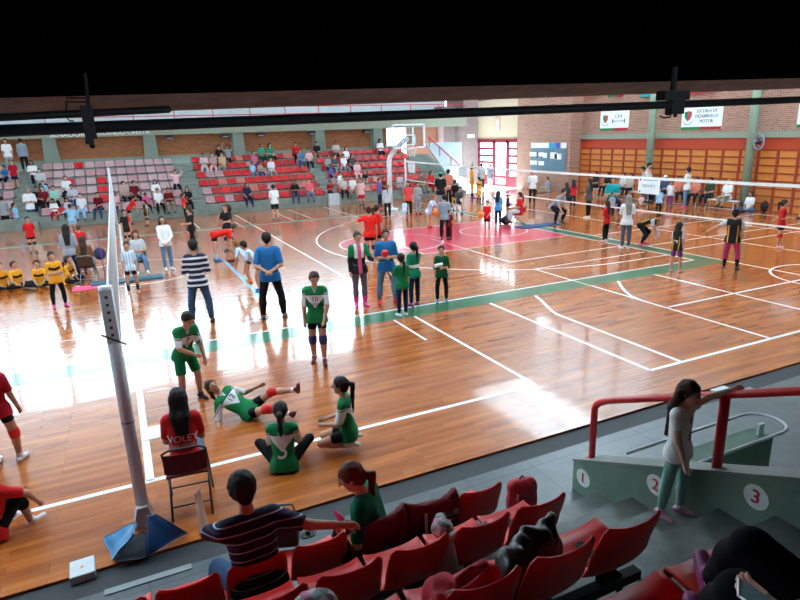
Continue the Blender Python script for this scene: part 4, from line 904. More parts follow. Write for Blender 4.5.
# group signs hung on the right net
def hung_sign(px0, py0, px1, py1, txt, lab):
    a = onX(px0, py0, .55); b = onX(px1, py1, .55); o = empty('group_sign', (.55, (float(a[1])+float(b[1]))/2, (float(a[2])+float(b[2]))/2)); tag(o, lab, 'sign'); W = abs(float(a[1]-b[1]))/2; Hh = abs(float(a[2]-b[2]))/2
    MB().box(-.006, .006, -W, W, -Hh, Hh).build('sheet', mat((.84,.89,.93), .6), o); lettering('lettering', txt, min(Hh*.5, W*.30), mat((.08,.22,.22), .6), MX((-.01, 0, 0), (0,-1,0), (0,0,1)), o, .001)
    MB().box(-.008, -.006, -W*.8, W*.6, Hh*.70, Hh*.80).build('caption', mat((.2,.3,.3), .6), o)
    for s, y in ((1, .82), (-1, .82)): MB().ball((-.008, W*y, s*Hh*.76), Hh*.14, 8, 6, (.15,1,1)).build('emblem', mat((.5,.03,.06), .6), o)
    for y in (-.9, .9): MB().tube([(0, W*y, Hh), (0, W*y, Hh+.05)], .006, 4).build('string', mat('white'), o)
hung_sign(639, 177.5, 659, 195, 'GROUP 3', 'white sign reading GROUP 3 hung on the right net below the tape')
hung_sign(408, 162.5, 415, 173, 'G 2', 'small white sign hung on the far end of the right net')
hung_sign(458.5, 167.5, 467, 177, 'G 2', 'white sign hung on the right net before the stair flank')
# white benches along the lockers
def bench(px0, px1, x, lab):
    ya = None
    ys = np.linspace(-3, 14, 1701); pr = [400+F*((np.array([x, y, .45])-CAM)@RX)/((np.array([x, y, .45])-CAM)@FW) for y in ys]
    ya = float(ys[np.argmin([abs(p-px0) for p in pr])]); yb = float(ys[np.argmin([abs(p-px1) for p in pr])])
    c = (ya+yb)/2; L = abs(ya-yb)/2; o = empty('bench', (x, c, 0)); tag(o, lab, 'bench'); bevel(MB().box(-.16, .16, -L, L, .42, .46).build('seat_plank', mat((.62,.64,.65), .5), o), .006)
    MB().box(-.05, .0, -L, L, .08, .11).build('foot_rail', mat((.66,.68,.70), .5), o)
    for y in (-L+.1, L-.1):
        MB().tube([(-.13, y, 0), (-.13, y, .42)], .018, 8).tube([(.13, y, 0), (.13, y, .42)], .018, 8).tube([(-.13, y, .36), (.13, y, .36)], .014, 6).build('leg', mat((.66,.68,.70), .4), o)
    return ya, yb
bench(582, 618, 9.35, 'white bench nearest the brick pier with dark-clothed people')
bench(622, 652, 9.35, 'white bench behind the hanging group sign')
bench(662, 700, 9.35, 'white bench under the two people in orange')
bench(706, 738, 9.2, 'white bench of the bald man in white')
# ------------------------------------------------------------------ people
JG, JB, JY, JS, JSt = jersey_green(), jersey_black(), jersey_yellow(), jersey_sky(), jersey_stripe()
SITL = ((.12, 1, .02), (.02, .12, -1))
WN = mat((.85,.86,.84), .7); BN = mat('black', .8)
def green_kid(num, word=True):
    def fn(i):
        print_on(i, num, .11, BN, up=.70, name='shirt_number')
        if word: print_on(i, 'CVSAL', .075, BN, up=.50, name='shirt_lettering')
    return fn
# ---- green and white team in front
stand('boy in green and white number 7 shirt and green shorts leaning forward, hand on thigh', 190, 400, 311, 25, .93, top=(JG, .95), bot=('green', 'shorts', .85), shoe='black', hair=('hair', 'short'), lean=22, head=(5, -22), L='fwdown', Rr=((.15,.55,-1), (-.75,.45,-.3)), LL=((.2,.22,-1), (.05,-.1,-1)), RL=((.12,.22,-1), (.02,-.1,-1)), extra_fn=green_kid('7'), skin='skin')
stand('girl in green and white number 10 shirt walking with blue knee pads', 320, 363, 271, -5, .985, top=(JG, .95), bot=('navy', 'tight', .5), pads=(.04,.04,.16), shoe='maroon', hair=('brown', 'lowpony'), sock=('white', .15), head=(12, -18), L=((.16,.35,-1), (-.25,.45,-1)), Rr='down', LL=((.02,.16,-1), (.0,-.05,-1)), RL=((.04,.02,-1), (0,-.35,-1)), extra_fn=green_kid('10'), skin='skin')
# girl lying propped on an elbow
x, y = G(250, 419)
person('girl in green and white shirt lying on the floor with red knee pads and raised leg', (x, y, 0), 1.42, heading((x, y), 90), top=(JG, .95), bot=('black', 'tight', .55), pads='brightred', shoe='maroon', sock=('white', .2), hair=('brown', 'pony'), pel=.12,
       lie=((-.93, -.12, .42), (.15, -.75, .62)), L=((.5,.3,-.75), (.5,.9,.2)), Rr=((.2,.2,-1), (-.1,.5,-.5)), LL=((.12,.92,.42), (-.05,1,.16)), RL=((.3,.85,.02), (-.2,.75,-.10)), head=(0, -8), skin='skin') if False else None
def lying():
    # local frame: +x image right along the floor, +y away from the camera
    H = 1.42; yaw = -YAW; x, y = G(250, 417)
    return person('girl in green and white shirt lying propped on her elbow, red knee pads, leg raised', (x, y, 0), H, yaw, top=(JG, .95), bot=('black', 'tight', .55), pads='brightred', shoe='maroon', sock=('white', .2), hair=('brown', 'pony'), pel=.10,
        lie=((-.86, .10, .50), (.25, -.60, .75)), L=((.75, .30, -.35), (.85, .1, .35)), Rr=((.0, -.35, -.85), (.25, -.75, -.25)), LL=((.80, .12, .52), (1, 0, .04)), RL=((.80, -.25, .30), (.9, .12, -.32)), head=(10, 5), extra_fn=green_kid('12', False))
lying()
def floor_sit(label, px, py, H, f, LLd, RLd, pel=.095, **kw):
    x, y = G(px, py); return person(label, (x, y, 0), H, heading((x, y), f), pel=pel, LL=LLd, RL=RLd, **kw)
CROSS = (((.95,.75,.12), (-.95,.35,-.12)), ((.95,.75,.12), (-.95,.35,-.12)))
def n5(i): print_on(i, '3', .30, WN, back=True, up=.42, name='shirt_number'); print_on(i, 'LH', .07, WN, back=True, up=.86, name='shirt_lettering')
floor_sit('girl with dark ponytail in green number 3 shirt sitting on the floor, back turned', 285, 470, 1.45, 172, ((.75,.75,.5), (-.7,.6,-.6)), ((.75,.75,.6), (-.5,.65,-.75)), top=(jersey_green(), .95), bot=('black', 'leggings'), hair=('hair', 'pony', 1.0), Rr='fwd', L='fwd', lean=8, shoe='black', extra_fn=n5)
floor_sit('girl in green and white shirt kneeling on the floor with dark ponytail, facing left', 350, 449, 1.42, 262, ((.10,1,-.32), (.02,-1,-.10)), ((.10,1,-.32), (.02,-1,-.10)), pel=.24, top=(JG, .95), bot=('black', 'tight', .6), hair=('hair', 'pony', 2.0), L='lap', Rr='lap', lean=6, shoe='white', feet=((0,-1,-.2), (0,-1,-.2)), sock=('white', .12))
# ---- left edge
stand('girl at the left edge in crimson shirt, red knee pads and black arm sleeve', 9, 463, 354, 150, 1, top=('crimson', .8), bot=('black', 'tight', .5), pads='brightred', shoe='white', sock=('white', .18), hair=('hair', 'lowpony'), L=((.10,.1,-1), (.05,.25,-1)), Rr=((.22,.1,-1), (.1,.35,-1)), LL=((.16,0,-1), (.02,0,-1)), RL=((.16,.1,-1), (0,0,-1)))
floor_sit('child in red shirt sitting at the bottom left corner, knees up', -6, 538, 1.42, 120, ((.15,.75,.75), (0,.2,-1)), ((.15,.75,.75), (0,.2,-1)), top=('red', .8), bot=('black', 'capri'), hair=('hair', 'short'), L='fwd', Rr=((.2,.8,-.3), (-.1,.6,-.8)), lean=12, shoe='white')
# ---- scorer on the folding chair
def chair(px, py, f, lab, back='maroon', frame='darkgray', pos=None, z=0):
    x, y = pos if pos else G(px, py); yw = heading((x, y), f); o = empty('folding_chair', (x, y, z), yw); tag(o, lab, 'chair'); fm = mat(frame, .35, .5)
    bevel(MB().box(-.20, .20, -.19, .21, .43, .455).build('seat', mat(back, .6), o), .008)
    n = 8; bk_ = MB(); 
    for i in range(n):
        u0, u1 = -1+2*i/n, -1+2*(i+1)/n; bk_.add([(u*.20, -.25+.03*(1-u*u)*-1, z_) for u in (u0, u1) for z_ in (.52, .72)]+[(u*.20, -.235+.03*(1-u*u)*-1, z_) for u in (u0, u1) for z_ in (.52, .72)], [(0,1,3,2), (4,6,7,5), (1,5,7,3), (0,2,6,4)])
    bk_.build('backrest', mat(back, .6), o)
    for s in (-1, 1):
        MB().tube([(s*.21, .24, 0), (s*.205, .0, .44), (s*.20, -.25, .74)], .012, 8).build('leg', fm, o, True); MB().tube([(s*.19, -.27, 0), (s*.19, .17, .43)], .012, 8).build('leg', fm, o, True)
    MB().tube([(-.20, -.25, .74), (-.14, -.262, .775), (.14, -.262, .775), (.20, -.25, .74)], .012, 8).build('back_frame', fm, o, True)
    MB().tube([(-.19, -.20, .12), (.19, -.20, .12)], .009, 6).build('stretcher', fm, o, True); MB().tube([(-.21, .17, .12), (.21, .17, .12)], .009, 6).build('stretcher', fm, o, True); return o, (x, y), yw
def on_chair(label, c, H, z=.455, **kw):
    o, (x, y), yw = c; b = kw.get('b', 1); kw.setdefault('LL', SITL); kw.setdefault('RL', SITL)
    dx = -.06; x2 = x-math.sin(yw)*dx; y2 = y+math.cos(yw)*dx; return person(label, (x2, y2, z), H, yw, pel=.066*H*b, **kw)
c = chair(193, 503, 176, 'folding chair with dark red back carrying the scorer in the red shirt')
def voley(i): print_on(i, 'VOLEY', .098, WN, back=True, up=.55, name='shirt_lettering'); print_on(i, 'LAS HERAS', .045, WN, back=True, up=.40, name='shirt_lettering')
on_chair('woman with long dark hair in red VOLEY shirt sitting on a folding chair, back turned', c, 1.50, top=('red', .8), bot=('ljeans', 'trousers'), hair=('hair', 'long', 1.7), L='lap', Rr='lap', lean=8, shoe='white', extra_fn=voley, head=(0,-12))
x, y = c[1]; tag(MB().box(-.24, .20, -.15, .15, 0, .008).build('score_sheet', mat((.8,.82,.84), .6)), 'white score sheets held on the lap of the woman in red', 'paper').location = (x-.12, y+.30, .74)
# ---- mid court adults
stand('man in navy and white striped shirt and dark jeans, dark beanie, back to camera', 203, 324, 239, 178, 1, top=(JSt, 1.0), bot=('denim', 'trousers'), hair=('hair', 'short'), cap_='black', L='fold', Rr='fold', b=1.05, LL=((.20,.05,-1), (.05,0,-1)), RL=((.20,.05,-1), (.05,0,-1)))
stand('man in blue t-shirt and black trousers with hands clasped behind his back', 274, 319, 231, 176, 1, top=('blue', .9), bot=('black', 'trousers'), hair=('hair', 'short'), L='back', Rr='back', b=1.12, LL=((.22,.02,-1), (.06,0,-1)), RL=((.24,.02,-1), (.06,0,-1)), shoe='darkgray')
stand('woman in green white and black jacket, grey leggings and pink socks', 361, 306, 231, 15, 1, top=(jacket_green(), 2), bot=((.16,.12,.17), 'leggings'), hair=('brown', 'bun'), sock=('hotpink', .42), shoe='hotpink', L=((.3,.45,-1), (.1,.8,.0)), Rr='down', b=1.05)
stand('woman in blue t-shirt and jeans holding a red ball in both hands', 388, 303, 228, 12, 1, top=('blue', .9), bot=('ljeans', 'trousers'), hair=('brown', 'bun'), shoe='brightred', L='fold', Rr='fold', b=1.18, LL=((.18,.1,-1), (.02,0,-1)), RL=((.22,0,-1), (.06,0,-1)))
stand('small girl in green shirt with dark ponytail beside the woman with the ball', 403, 316, 254, 205, 1, top=('green', .9), bot=('navy', 'leggings'), hair=('hair', 'lowpony', 1.8), shoe='white', L='fwd')
stand('girl in green shirt with white band and ponytail behind the smaller one', 415, 306, 242, 215, 1, top=(pattern('green_band', 'tgreen', [('white', lambda u, v, s: (s-.45).abs().lt(.09))]), .9), bot=('navy', 'leggings'), hair=('hair', 'pony', 1.6), shoe='purple', Rr='fwd')
stand('child alone in long green shirt and black leggings holding a white roll', 442, 302, 246, 5, 1, top=('dgreen', 1.0), bot=('black', 'leggings'), hair=('brown', 'short'), shoe='teal', L='fold', Rr='down', LL=((.12,.05,-1), DOWN), RL=((.14,.1,-1), DOWN))
x, y = G(390, 306); o = MB().ball((0,0,0), .085, 14, 10).build('ball', mat('red', .4), None, True); tag(o, 'small red ball held by the woman in the blue t-shirt', 'ball'); q = onY(385, 253.5, y-.28); o.location = tuple(map(float, q))
x, y = G(442, 303); q = onY(438.5, 265.5, y-.22); o = MB().tube([(-.09,0,0), (.09,0,.01)], .04, 10).build('paper_roll', mat('white', .6)); o.location = tuple(map(float, q)); tag(o, 'white roll held by the lone child in green', 'roll')
stand('girl in red shirt with brown bun seen from behind, blue knee pads', 371, 262, 206, 185, 1, top=('brightred', .7), bot=('black', 'tight', .5), hair=('brown', 'bun'), pads='navy', shoe='white', L='out', b=1.05)
stand('second player in red with brown hair standing just behind the girl with the bun', 379, 259, 204, 120, 1, top=('brightred', .7), bot=('black', 'tight', .5), hair=('brown', 'pony'), pads='navy', shoe='white')
# bending children
stand('child in sky blue and white shirt bending forward with ginger hair', 252, 282, 243, 265, .80, top=(JS, .8), bot=('navy', 'shorts', .4), hair=('ginger', 'short'), shoe='orange', lean=48, L='fwdown', Rr='fwdown', LL=((.1,.35,-1), (0,-.25,-1)), RL=((.1,.4,-1), (0,-.25,-1)), head=(0, 20))
stand('child in light blue shirt half hidden behind the man in blue', 262, 291, 242, 268, .88, top=(JS, .8), bot=('navy', 'shorts', .4), hair=('hair', 'short'), shoe='blue', lean=38, L='fwdown', Rr='fwdown', LL=((.1,.3,-1), (0,-.2,-1)), RL=((.1,.3,-1), (0,-.2,-1)))
stand('player in bright red shirt bending forward over a ball spot, black shorts', 217, 261, 229, 100, .62, top=('brightred', .8), bot=('black', 'tight', .5), hair=('brown', 'short'), shoe='blue', sock=('lgray', .5), lean=82, L=((.1,.3,-1), (0,.1,-1)), Rr=((.1,.3,-1), (0,.1,-1)), LL=((.12,-.05,-1), DOWN), RL=((.12,-.05,-1), DOWN))
stand('girl in black shirt with blue knee pads touching her mouth', 230, 251, 204, 330, 1, top=('black', .8), bot=('black', 'shorts', .45), hair=('auburn', 'lowpony'), pads='navy', shoe='darkgray', Rr='mouth', L='fwd')
stand('slim girl in black walking with dark leggings, left of the touching-mouth girl', 194, 250, 207, 300, 1, top=('black', .8), bot=('black', 'leggings'), hair=('brown', 'lowpony'), shoe='darkgray', L='fwd', LL=((.05,.3,-1), (0,-.1,-1)), RL=((.05,-.25,-1), (0,-.3,-1)))
x, y = G(233, 261); o = MB().ball((0,0,.035), .20, 14, 6, (1,.6,.18)).build('floor_cone', mat('maroon', .6), None, True); o.location = (x, y, 0); tag(o, 'flat dark red marker on the floor under the bending player', 'marker')
stand('man in white t-shirt and black shorts walking away toward the stand', 276, 220, 184, 185, 1, top=('white', .95), bot=('black', 'shorts', .85), hair=('hair', 'short'), shoe='darkgray', LL=((.05,.05,-1), DOWN), RL=((.05,-.1,-1), (0,-.5,-1)))
# left group
stand('girl in yellow shirt with black chest band, dark leggings and pink shoes, arms folded', 61, 307, 252, 15, 1, top=(JY, .9), bot=(('black'), 'leggings'), hair=('hair', 'pony'), shoe='hotpink', L='fold', Rr='fold', b=1.05, LL=((.15,.05,-1), DOWN), RL=((.2,.0,-1), (.05,0,-1)))
for i, (px, py, H, f, lb) in enumerate(((3, 290, 1.35, 20, 'seated child in yellow shirt cut by the left edge'), (17, 289, 1.35, 30, 'second seated child in yellow shirt from the left edge, hands on shins'), (42, 287, 1.32, 350, 'seated child in yellow shirt looking up, left of the standing yellow girl'), (69, 284, 1.38, 60, 'seated child in yellow shirt partly hidden behind the standing yellow girl'))):
    floor_sit(lb, px, py, H, f, *CROSS, top=(JY, .9), bot=('black', 'leggings'), hair=('brown' if i % 2 else 'hair', 'short' if i < 2 else 'lowpony'), L='low', Rr='low', lean=10, head=(0, 12), group='children in yellow sitting on the floor', shoe='shoe')
stand('woman with long black hair in grey sweater and navy jeans, back turned', 75, 280, 224, 170, 1, top=((.33,.34,.38), 2), bot=('navy', 'leggings'), hair=('hair', 'long', 3.0), shoe='lgray', L='fold', b=1.08, LL=((.1,.05,-1), DOWN), RL=((.15,0,-1), (.05,0,-1)))
stand('man in red shirt with short brown hair behind the seated long haired girl', 85, 266, 225, 172, 1, top=('red', 1.0), bot=('navy', 'trousers'), hair=('auburn', 'short'), L='fwd', Rr='fwd', b=1.1)
c = chair(90, 282, 170, 'folding chair with a brown-dressed long haired girl seated', 'brown', 'gray'); on_chair('girl with long brown hair in olive brown top seated on a folding chair, back turned', c, 1.5, top=((.22,.11,.045), 1.0), bot=('ljeans', 'trousers'), hair=('brown', 'long', 2.8), L='lap', Rr='lap')
x, y = G(103, 272); o = MB().ball((0,0,.55), .17, 12, 8, (1,.6,1.1)).build('backpack', mat((.03,.03,.10), .7), None, True); o.location = (x, y, 0); tag(o, 'dark blue rucksack hanging on the side of the brown girl\'s chair', 'bag')
x, y = G(96, 287); o = MB().box(-.55,.55,-.25,.25,0,.02).build('towel', mat('pink', .8)); o.location = (x, y, 0); tag(o, 'pinkish cloth spread on the floor under the chair at left', 'cloth')
x, y = G(128, 281); o = MB().box(-.9,.9,-.22,.22,0,.05).build('floor_mat', mat((.03,.13,.18), .7)); o.location = (x, y, 0); tag(o, 'dark teal mat on the floor beside the net at left', 'mat')
o = MB().tube([(0,0,0), (-.02,0,1.5)], .015, 6).build('antenna_rod', mat((.15,.08,.2), .5)); o.location = (*G(107, 285), 0); tag(o, 'thin purple rod standing left of the grey net pole', 'rod')
stand('girl in sky blue and white striped shirt with navy knee socks by the net', 134, 293, 242, 0, 1, top=(JS, .9), bot=('black', 'tight', .6), hair=('brown', 'bun'), sock=('navy', .8), shoe='skin', LL=((.14,.05,-1), (.02,0,-1)), RL=((.14,.1,-1), DOWN))
c = chair(142, 277, 5, 'folding chair with green legs carrying the girl in the white t-shirt', 'darkgray', 'tgreen'); on_chair('girl with long brown hair in white t-shirt seated on the green legged chair', c, 1.55, top=('lgray', .9), bot=('ljeans', 'trousers'), hair=('brown', 'long', 2.6), L='fold', Rr='fold', shoe='white')
stand('girl in white sweater and torn blue jeans with arms stretched down together', 169, 270, 216, 20, 1, top=('white', 2), bot=('ljeans', 'leggings'), hair=('hair', 'long', 2.2), shoe='white', L=((.12,.4,-1), (-.7,.5,-.7)), Rr=((.12,.4,-1), (-.3,.6,-1)), head=(-15, 15))
stand('small child in red shirt and black shorts with knee pads, arms behind', 34, 253, 217, 10, 1, top=('red', .9), bot=('black', 'shorts', .5), hair=('hair', 'short'), pads='black', shoe='darkgray', L='back', Rr='back')
stand('man in white polo shirt and jeans with folded arms before the far left stand', 35, 227, 187, 10, 1, top=('white', .95), bot=('jeans', 'trousers'), hair=('greyhair', 'short'), L='fold', Rr='fold', b=1.15)
stand('person in grey t-shirt and black shorts beside the stand, back turned', 8, 231, 196, 190, 1, top=('gray', .9), bot=('black', 'shorts', .8), hair=('hair', 'short'))
stand('girl in light blue shirt with dark ponytail near the grey shirted person', 19, 230, 203, 60, 1, top=('lblue', .9), bot=('navy', 'shorts', .6), hair=('hair', 'pony'), L='fold')
stand('child in pale blue numbered shirt behind the woman with long black hair', 75, 236, 204, 170, 1, top=('lblue', .9), bot=('lblue', 'shorts', .6), hair=('brown', 'short'), L='out')
stand('girl in black and red shirt standing behind the seated girl in white', 129, 246, 210, 20, 1, top=(pattern('black_red_side', 'black', [('brightred', lambda u, v, s: (u+.9).abs().lt(.22))]), .8), bot=('black', 'tight', .5), hair=('hair', 'short'), pads='black')
stand('player in orange-red shirt leaning right over the low front of the far stand', 131, 224, 198, 95, .86, top=('brightred', .9), bot=('black', 'shorts', .6), hair=('brown', 'short'), lean=35, L='fwdown', Rr='fwdown')
stand('player in black numbered shirt with black knee pads and long hair, left of centre', 148, 226, 200, 300, 1, top=(JB, .7), bot=('black', 'tight', .5), hair=('hair', 'long', 2), pads='black', LL=((.2,.1,-1), DOWN), RL=((.25,-.1,-1), DOWN))
stand('girl in red and green top standing at the aisle of the far stand', 186, 219, 193, 80, 1, top=('brightred', .9), bot=('black', 'leggings'), hair=('brown', 'pony'), L='mouth')
stand('person in grey t-shirt and dark shorts standing at the far stand, back turned', 335.5, 201, 173.5, 185, 1, top=((.32,.37,.42), .9), bot=('black', 'shorts', .8), hair=('greyhair', 'short'))
stand('child in pink shirt over a red skirt before the far stand', 362, 208, 178, 10, 1, top=('palepink', .8), bot=('red', 'shorts', .8), hair=('hair', 'short'), sock=('black', .9))
stand('child in blue and red tracksuit near the hoop post', 380, 206, 178, 60, 1, top=((.12,.14,.4), 2), bot=('navy', 'trousers'), hair=('hair', 'short'))
# centre group
stand('woman in pale grey top and black leggings left of the hoop post', 388, 218, 184, 190, 1, top=('lgray', 1.6), bot=('black', 'leggings'), hair=('ginger', 'lowpony'))
stand('small child in white and blue shirt standing under the hoop', 405, 220, 200, 180, 1, top=(JS, .9), bot=('lblue', 'shorts', .7), hair=('ginger', 'short'))
stand('woman in salmon red shirt and black leggings facing the court centre', 409, 217, 181, 350, 1, top=((.70,.06,.06), .9), bot=('black', 'leggings'), hair=('hair', 'long', 2), b=1.1)
stand('woman in grey hoodie and grey trousers right of the salmon red shirt', 418, 214, 182, 20, 1, top=('gray', 2), bot=('gray', 'trousers'), hair=('hair', 'short'), L='fold', b=1.1)
stand('child in blue and white shirt bending toward an orange ball', 429, 228, 196, 60, .92, top=(JS, .8), bot=('lblue', 'shorts', .5), hair=('ginger', 'short'), lean=28, L='fwd', Rr='fwd', shoe='red')
stand('coach in grey t-shirt and black trousers holding a ball, back turned', 445, 240, 194, 165, 1, top=((.22,.26,.30), .9), bot=('black', 'trousers'), hair=('hair', 'short'), b=1.1, L='fold', LL=((.12,.0,-1), DOWN), RL=((.12,.0,-1), DOWN))
x, y = G(437, 239); q = onY(436, 212.5, y); o = MB().ball((0,0,0), .12, 14, 10).build('basketball', mat('orange', .6), None, True); o.location = tuple(map(float, q)); tag(o, 'orange basketball beside the coach in grey', 'ball')
stand('child in dark red standing hidden behind the coach in grey', 449, 240, 209, 170, 1, top=('maroon', .9), bot=('maroon', 'trousers'), hair=('brown', 'short'))
stand('man in black shirt with green cap and grey shorts, back turned', 441, 213, 172, 180, 1, top=('black', .9), bot=('gray', 'shorts', .9), hair=('hair', 'short'), cap_=(.02,.45,.30), b=1.15)
stand('woman in salmon pink top and black trousers by the stand end', 448.5, 206, 169, 160, 1, top=('salmon', .9), bot=('black', 'trousers'), hair=('hair', 'short'), b=1.1)
stand('dark haired child in black and yellow right of the salmon pink top', 455, 211, 180, 150, 1, top=('black', .8), bot=('yellow', 'shorts', .8), hair=('hair', 'short'))
stand('seated-looking small child in dark clothes beside the black and yellow child', 457, 214, 190, 30, .75, top=('darkgray', .9), bot=('black', 'shorts', .7), hair=('hair', 'short'), lean=25, LL=((.2,.8,-.6), (0,-.3,-1)), RL=((.2,.8,-.6), (0,-.3,-1)))
stand('player in yellow shirt and yellow shorts at the door side, arm raised', 472, 198, 165, 100, 1, top=('yellow', .8), bot=('yellow', 'shorts', .95), hair=('brown', 'short'), shoe='purple', L='up', sock=('black', .5))
stand('second smaller player in yellow and black near the door', 479, 202, 177, 200, 1, top=(JY, .8), bot=('yellow', 'shorts', .9), hair=('hair', 'short'), sock=('black', .6))
stand('person in white top and navy trousers standing left of the door', 481.5, 192, 163, 190, 1, top=('lgray', .9), bot=('navy', 'trousers'), hair=('brown', 'short'))
stand('person in light grey clothes standing in front of the open door leaf', 490, 190, 164, 10, 1, top=('gray', .9), bot=('lgray', 'trousers'), hair=('brown', 'short'))
stand('child in red shirt and dark shorts holding an orange ball', 487, 232, 201, 350, 1, top=('red', .9), bot=('maroon', 'shorts', .7), hair=('brown', 'short'), Rr='fwd', L='low', shoe='salmon', LL=((.12,.15,-1), DOWN))
x, y = G(484, 233); q = onY(480.5, 215, y-.15); o = MB().ball((0,0,0), .12, 14, 10).build('basketball', mat('orange', .6), None, True); o.location = tuple(map(float, q)); tag(o, 'orange basketball carried by the child in red', 'ball')
stand('child in bright blue shirt and navy leggings left of the red seated woman', 498, 226, 191, 160, 1, top=((.05,.28,.55), .9), bot=('navy', 'leggings'), hair=('hair', 'long', 2), L='up')
floor_sit('small child in dark clothes sitting on the floor before the door', 508, 207, 1.15, 90, *CROSS, top=('navy', .9), bot=('black', 'shorts'), hair=('hair', 'short'), L='low', Rr='low')
c = chair(518, 226, 290, 'red folding chair of the woman in red at mid court', 'brightred', 'brown'); on_chair('woman in red shirt seated on a red chair facing left', c, 1.55, top=('red', .9), bot=('lgray', 'trousers'), hair=('hair', 'lowpony'), L='lap', Rr='lap', shoe='brown')
x, y = G(506, 224); o = MB().ball((0,0,.16), .24, 12, 8, (1,.7,.7)).build('duffel_bag', mat('black', .7), None, True); MB().tube([(-.12,0,.28), (-.06,0,.38), (.06,0,.38), (.12,0,.28)], .015, 6).build('handle', mat('black'), o); o.location = (x, y, 0); tag(o, 'black bag on the floor left of the red chair', 'bag')
x, y = G(538, 226); o = bevel(MB().box(-.9,.8,-.32,.32,0,.03).build('floor_mat', mat((.012,.06,.16), .6))); o.location = (x, y, 0); tag(o, 'flat dark blue mat on the green border beside the coach', 'mat')
stand('woman in white t-shirt and black trousers standing by the brick pier', 532, 204, 170, 5, 1, top=('white', .9), bot=('black', 'trousers'), hair=('hair', 'short'), L='down', b=1.05)
stand('coach in grey shirt and black trousers crouching with hands on knees', 553, 223, 194, 50, .62, top=('gray', 1.0), bot=('black', 'trousers'), hair=('hair', 'short'), L='knee', Rr='knee', lean=42, LL=((.35,.95,-.42), (0,-.35,-1)), RL=((.35,.95,-.42), (0,-.25,-1)), b=1.1)
floor_sit('person in grey blue shirt sitting on the floor against the brick pier', 547, 192, 1.6, 300, ((.1,1,.0), (0,1,-.1)), ((.1,.8,.5), (0,.5,-.8)), top=((.25,.32,.42), .9), bot=('khaki', 'trousers'), hair=('brown', 'short'), L='lap')
stand('girl in black shirt and white shoes leaning, hair down, right of the coach', 567, 212, 184, 200, .95, top=('black', .9), bot=('black', 'shorts', .7), hair=('hair', 'long', 1.5), lean=20, shoe='white', sock=('white', .2), L='fwdown')
stand('child in red shirt just behind the leaning girl in black', 572.5, 208, 180, 190, 1, top=('red', .9), bot=('black', 'leggings'), hair=('hair', 'long', 1.6))
stand('girl in long dark grey shirt and black leggings with white shoes', 588, 218, 178.5, 250, 1, top=('darkgray', .9), bot=('black', 'leggings'), hair=('hair', 'long', 2.6), shoe='white', L='low')
stand('girl in red shirt and black leggings near the green border', 605, 242, 201, 240, 1, top=('red', .9), bot=('black', 'leggings'), hair=('brown', 'long', 2), shoe='palepink')
stand('small child in grey and navy behind the girl in red', 611, 218, 193, 20, 1, top=('gray', .9), bot=('navy', 'trousers'), hair=('hair', 'short'))
stand('woman in white t-shirt and grey-blue jeans with long light hair', 625, 249, 194.5, 200, 1, top=('white', .9), bot=((.07,.10,.15), 'leggings'), hair=('greyhair', 'long', 3.0), shoe='lgray', L='low')
stand('player in black number shirt crouched forward with pink shoes', 639, 245, 219, 80, .56, top=(jersey_black(), .7), bot=('black', 'leggings'), hair=('auburn', 'short'), shoe='pink', lean=66, L='knee', Rr='knee', LL=((.3,.7,-.7), (0,-.5,-1)), RL=((.3,.6,-.8), (0,-.4,-1)))
def n4(i): print_on(i, '4', .22, WN, back=True, up=.5, name='shirt_number')
stand('small girl in black shirt with white number, purple shorts, long dark hair', 675, 272, 222.5, 150, 1, top=(JB, .7), bot=('purple', 'tight', .8), hair=('hair', 'long', 2.2), shoe='palepink', LL=((.15,0,-1), (.05,0,-1)), RL=((.1,.1,-1), DOWN), extra_fn=n4)
stand('player in black and yellow shirt, maroon leggings and black shin pads, arm held out', 729, 269, 208.8, 175, 1, top=(JB, .7), bot=((.42,.04,.14), 'capri'), hair=('hair', 'bun'), shoe='darkgray', sock=('black', .75), L=((.9,.25,-.55), (1,.3,-.6)), Rr='low', b=1.15, LL=((.12,.0,-1), (.02,0,-1)), RL=((.2,.1,-1), (.05,.0,-1)))
stand('girl in red shirt and black shorts with red knee pads and dark ponytail', 778, 248, 200, 85, 1, top=('red', .9), bot=('black', 'shorts', .5), hair=('hair', 'pony'), pads='red', shoe='palepink', L='back', Rr='fold', b=1.1)
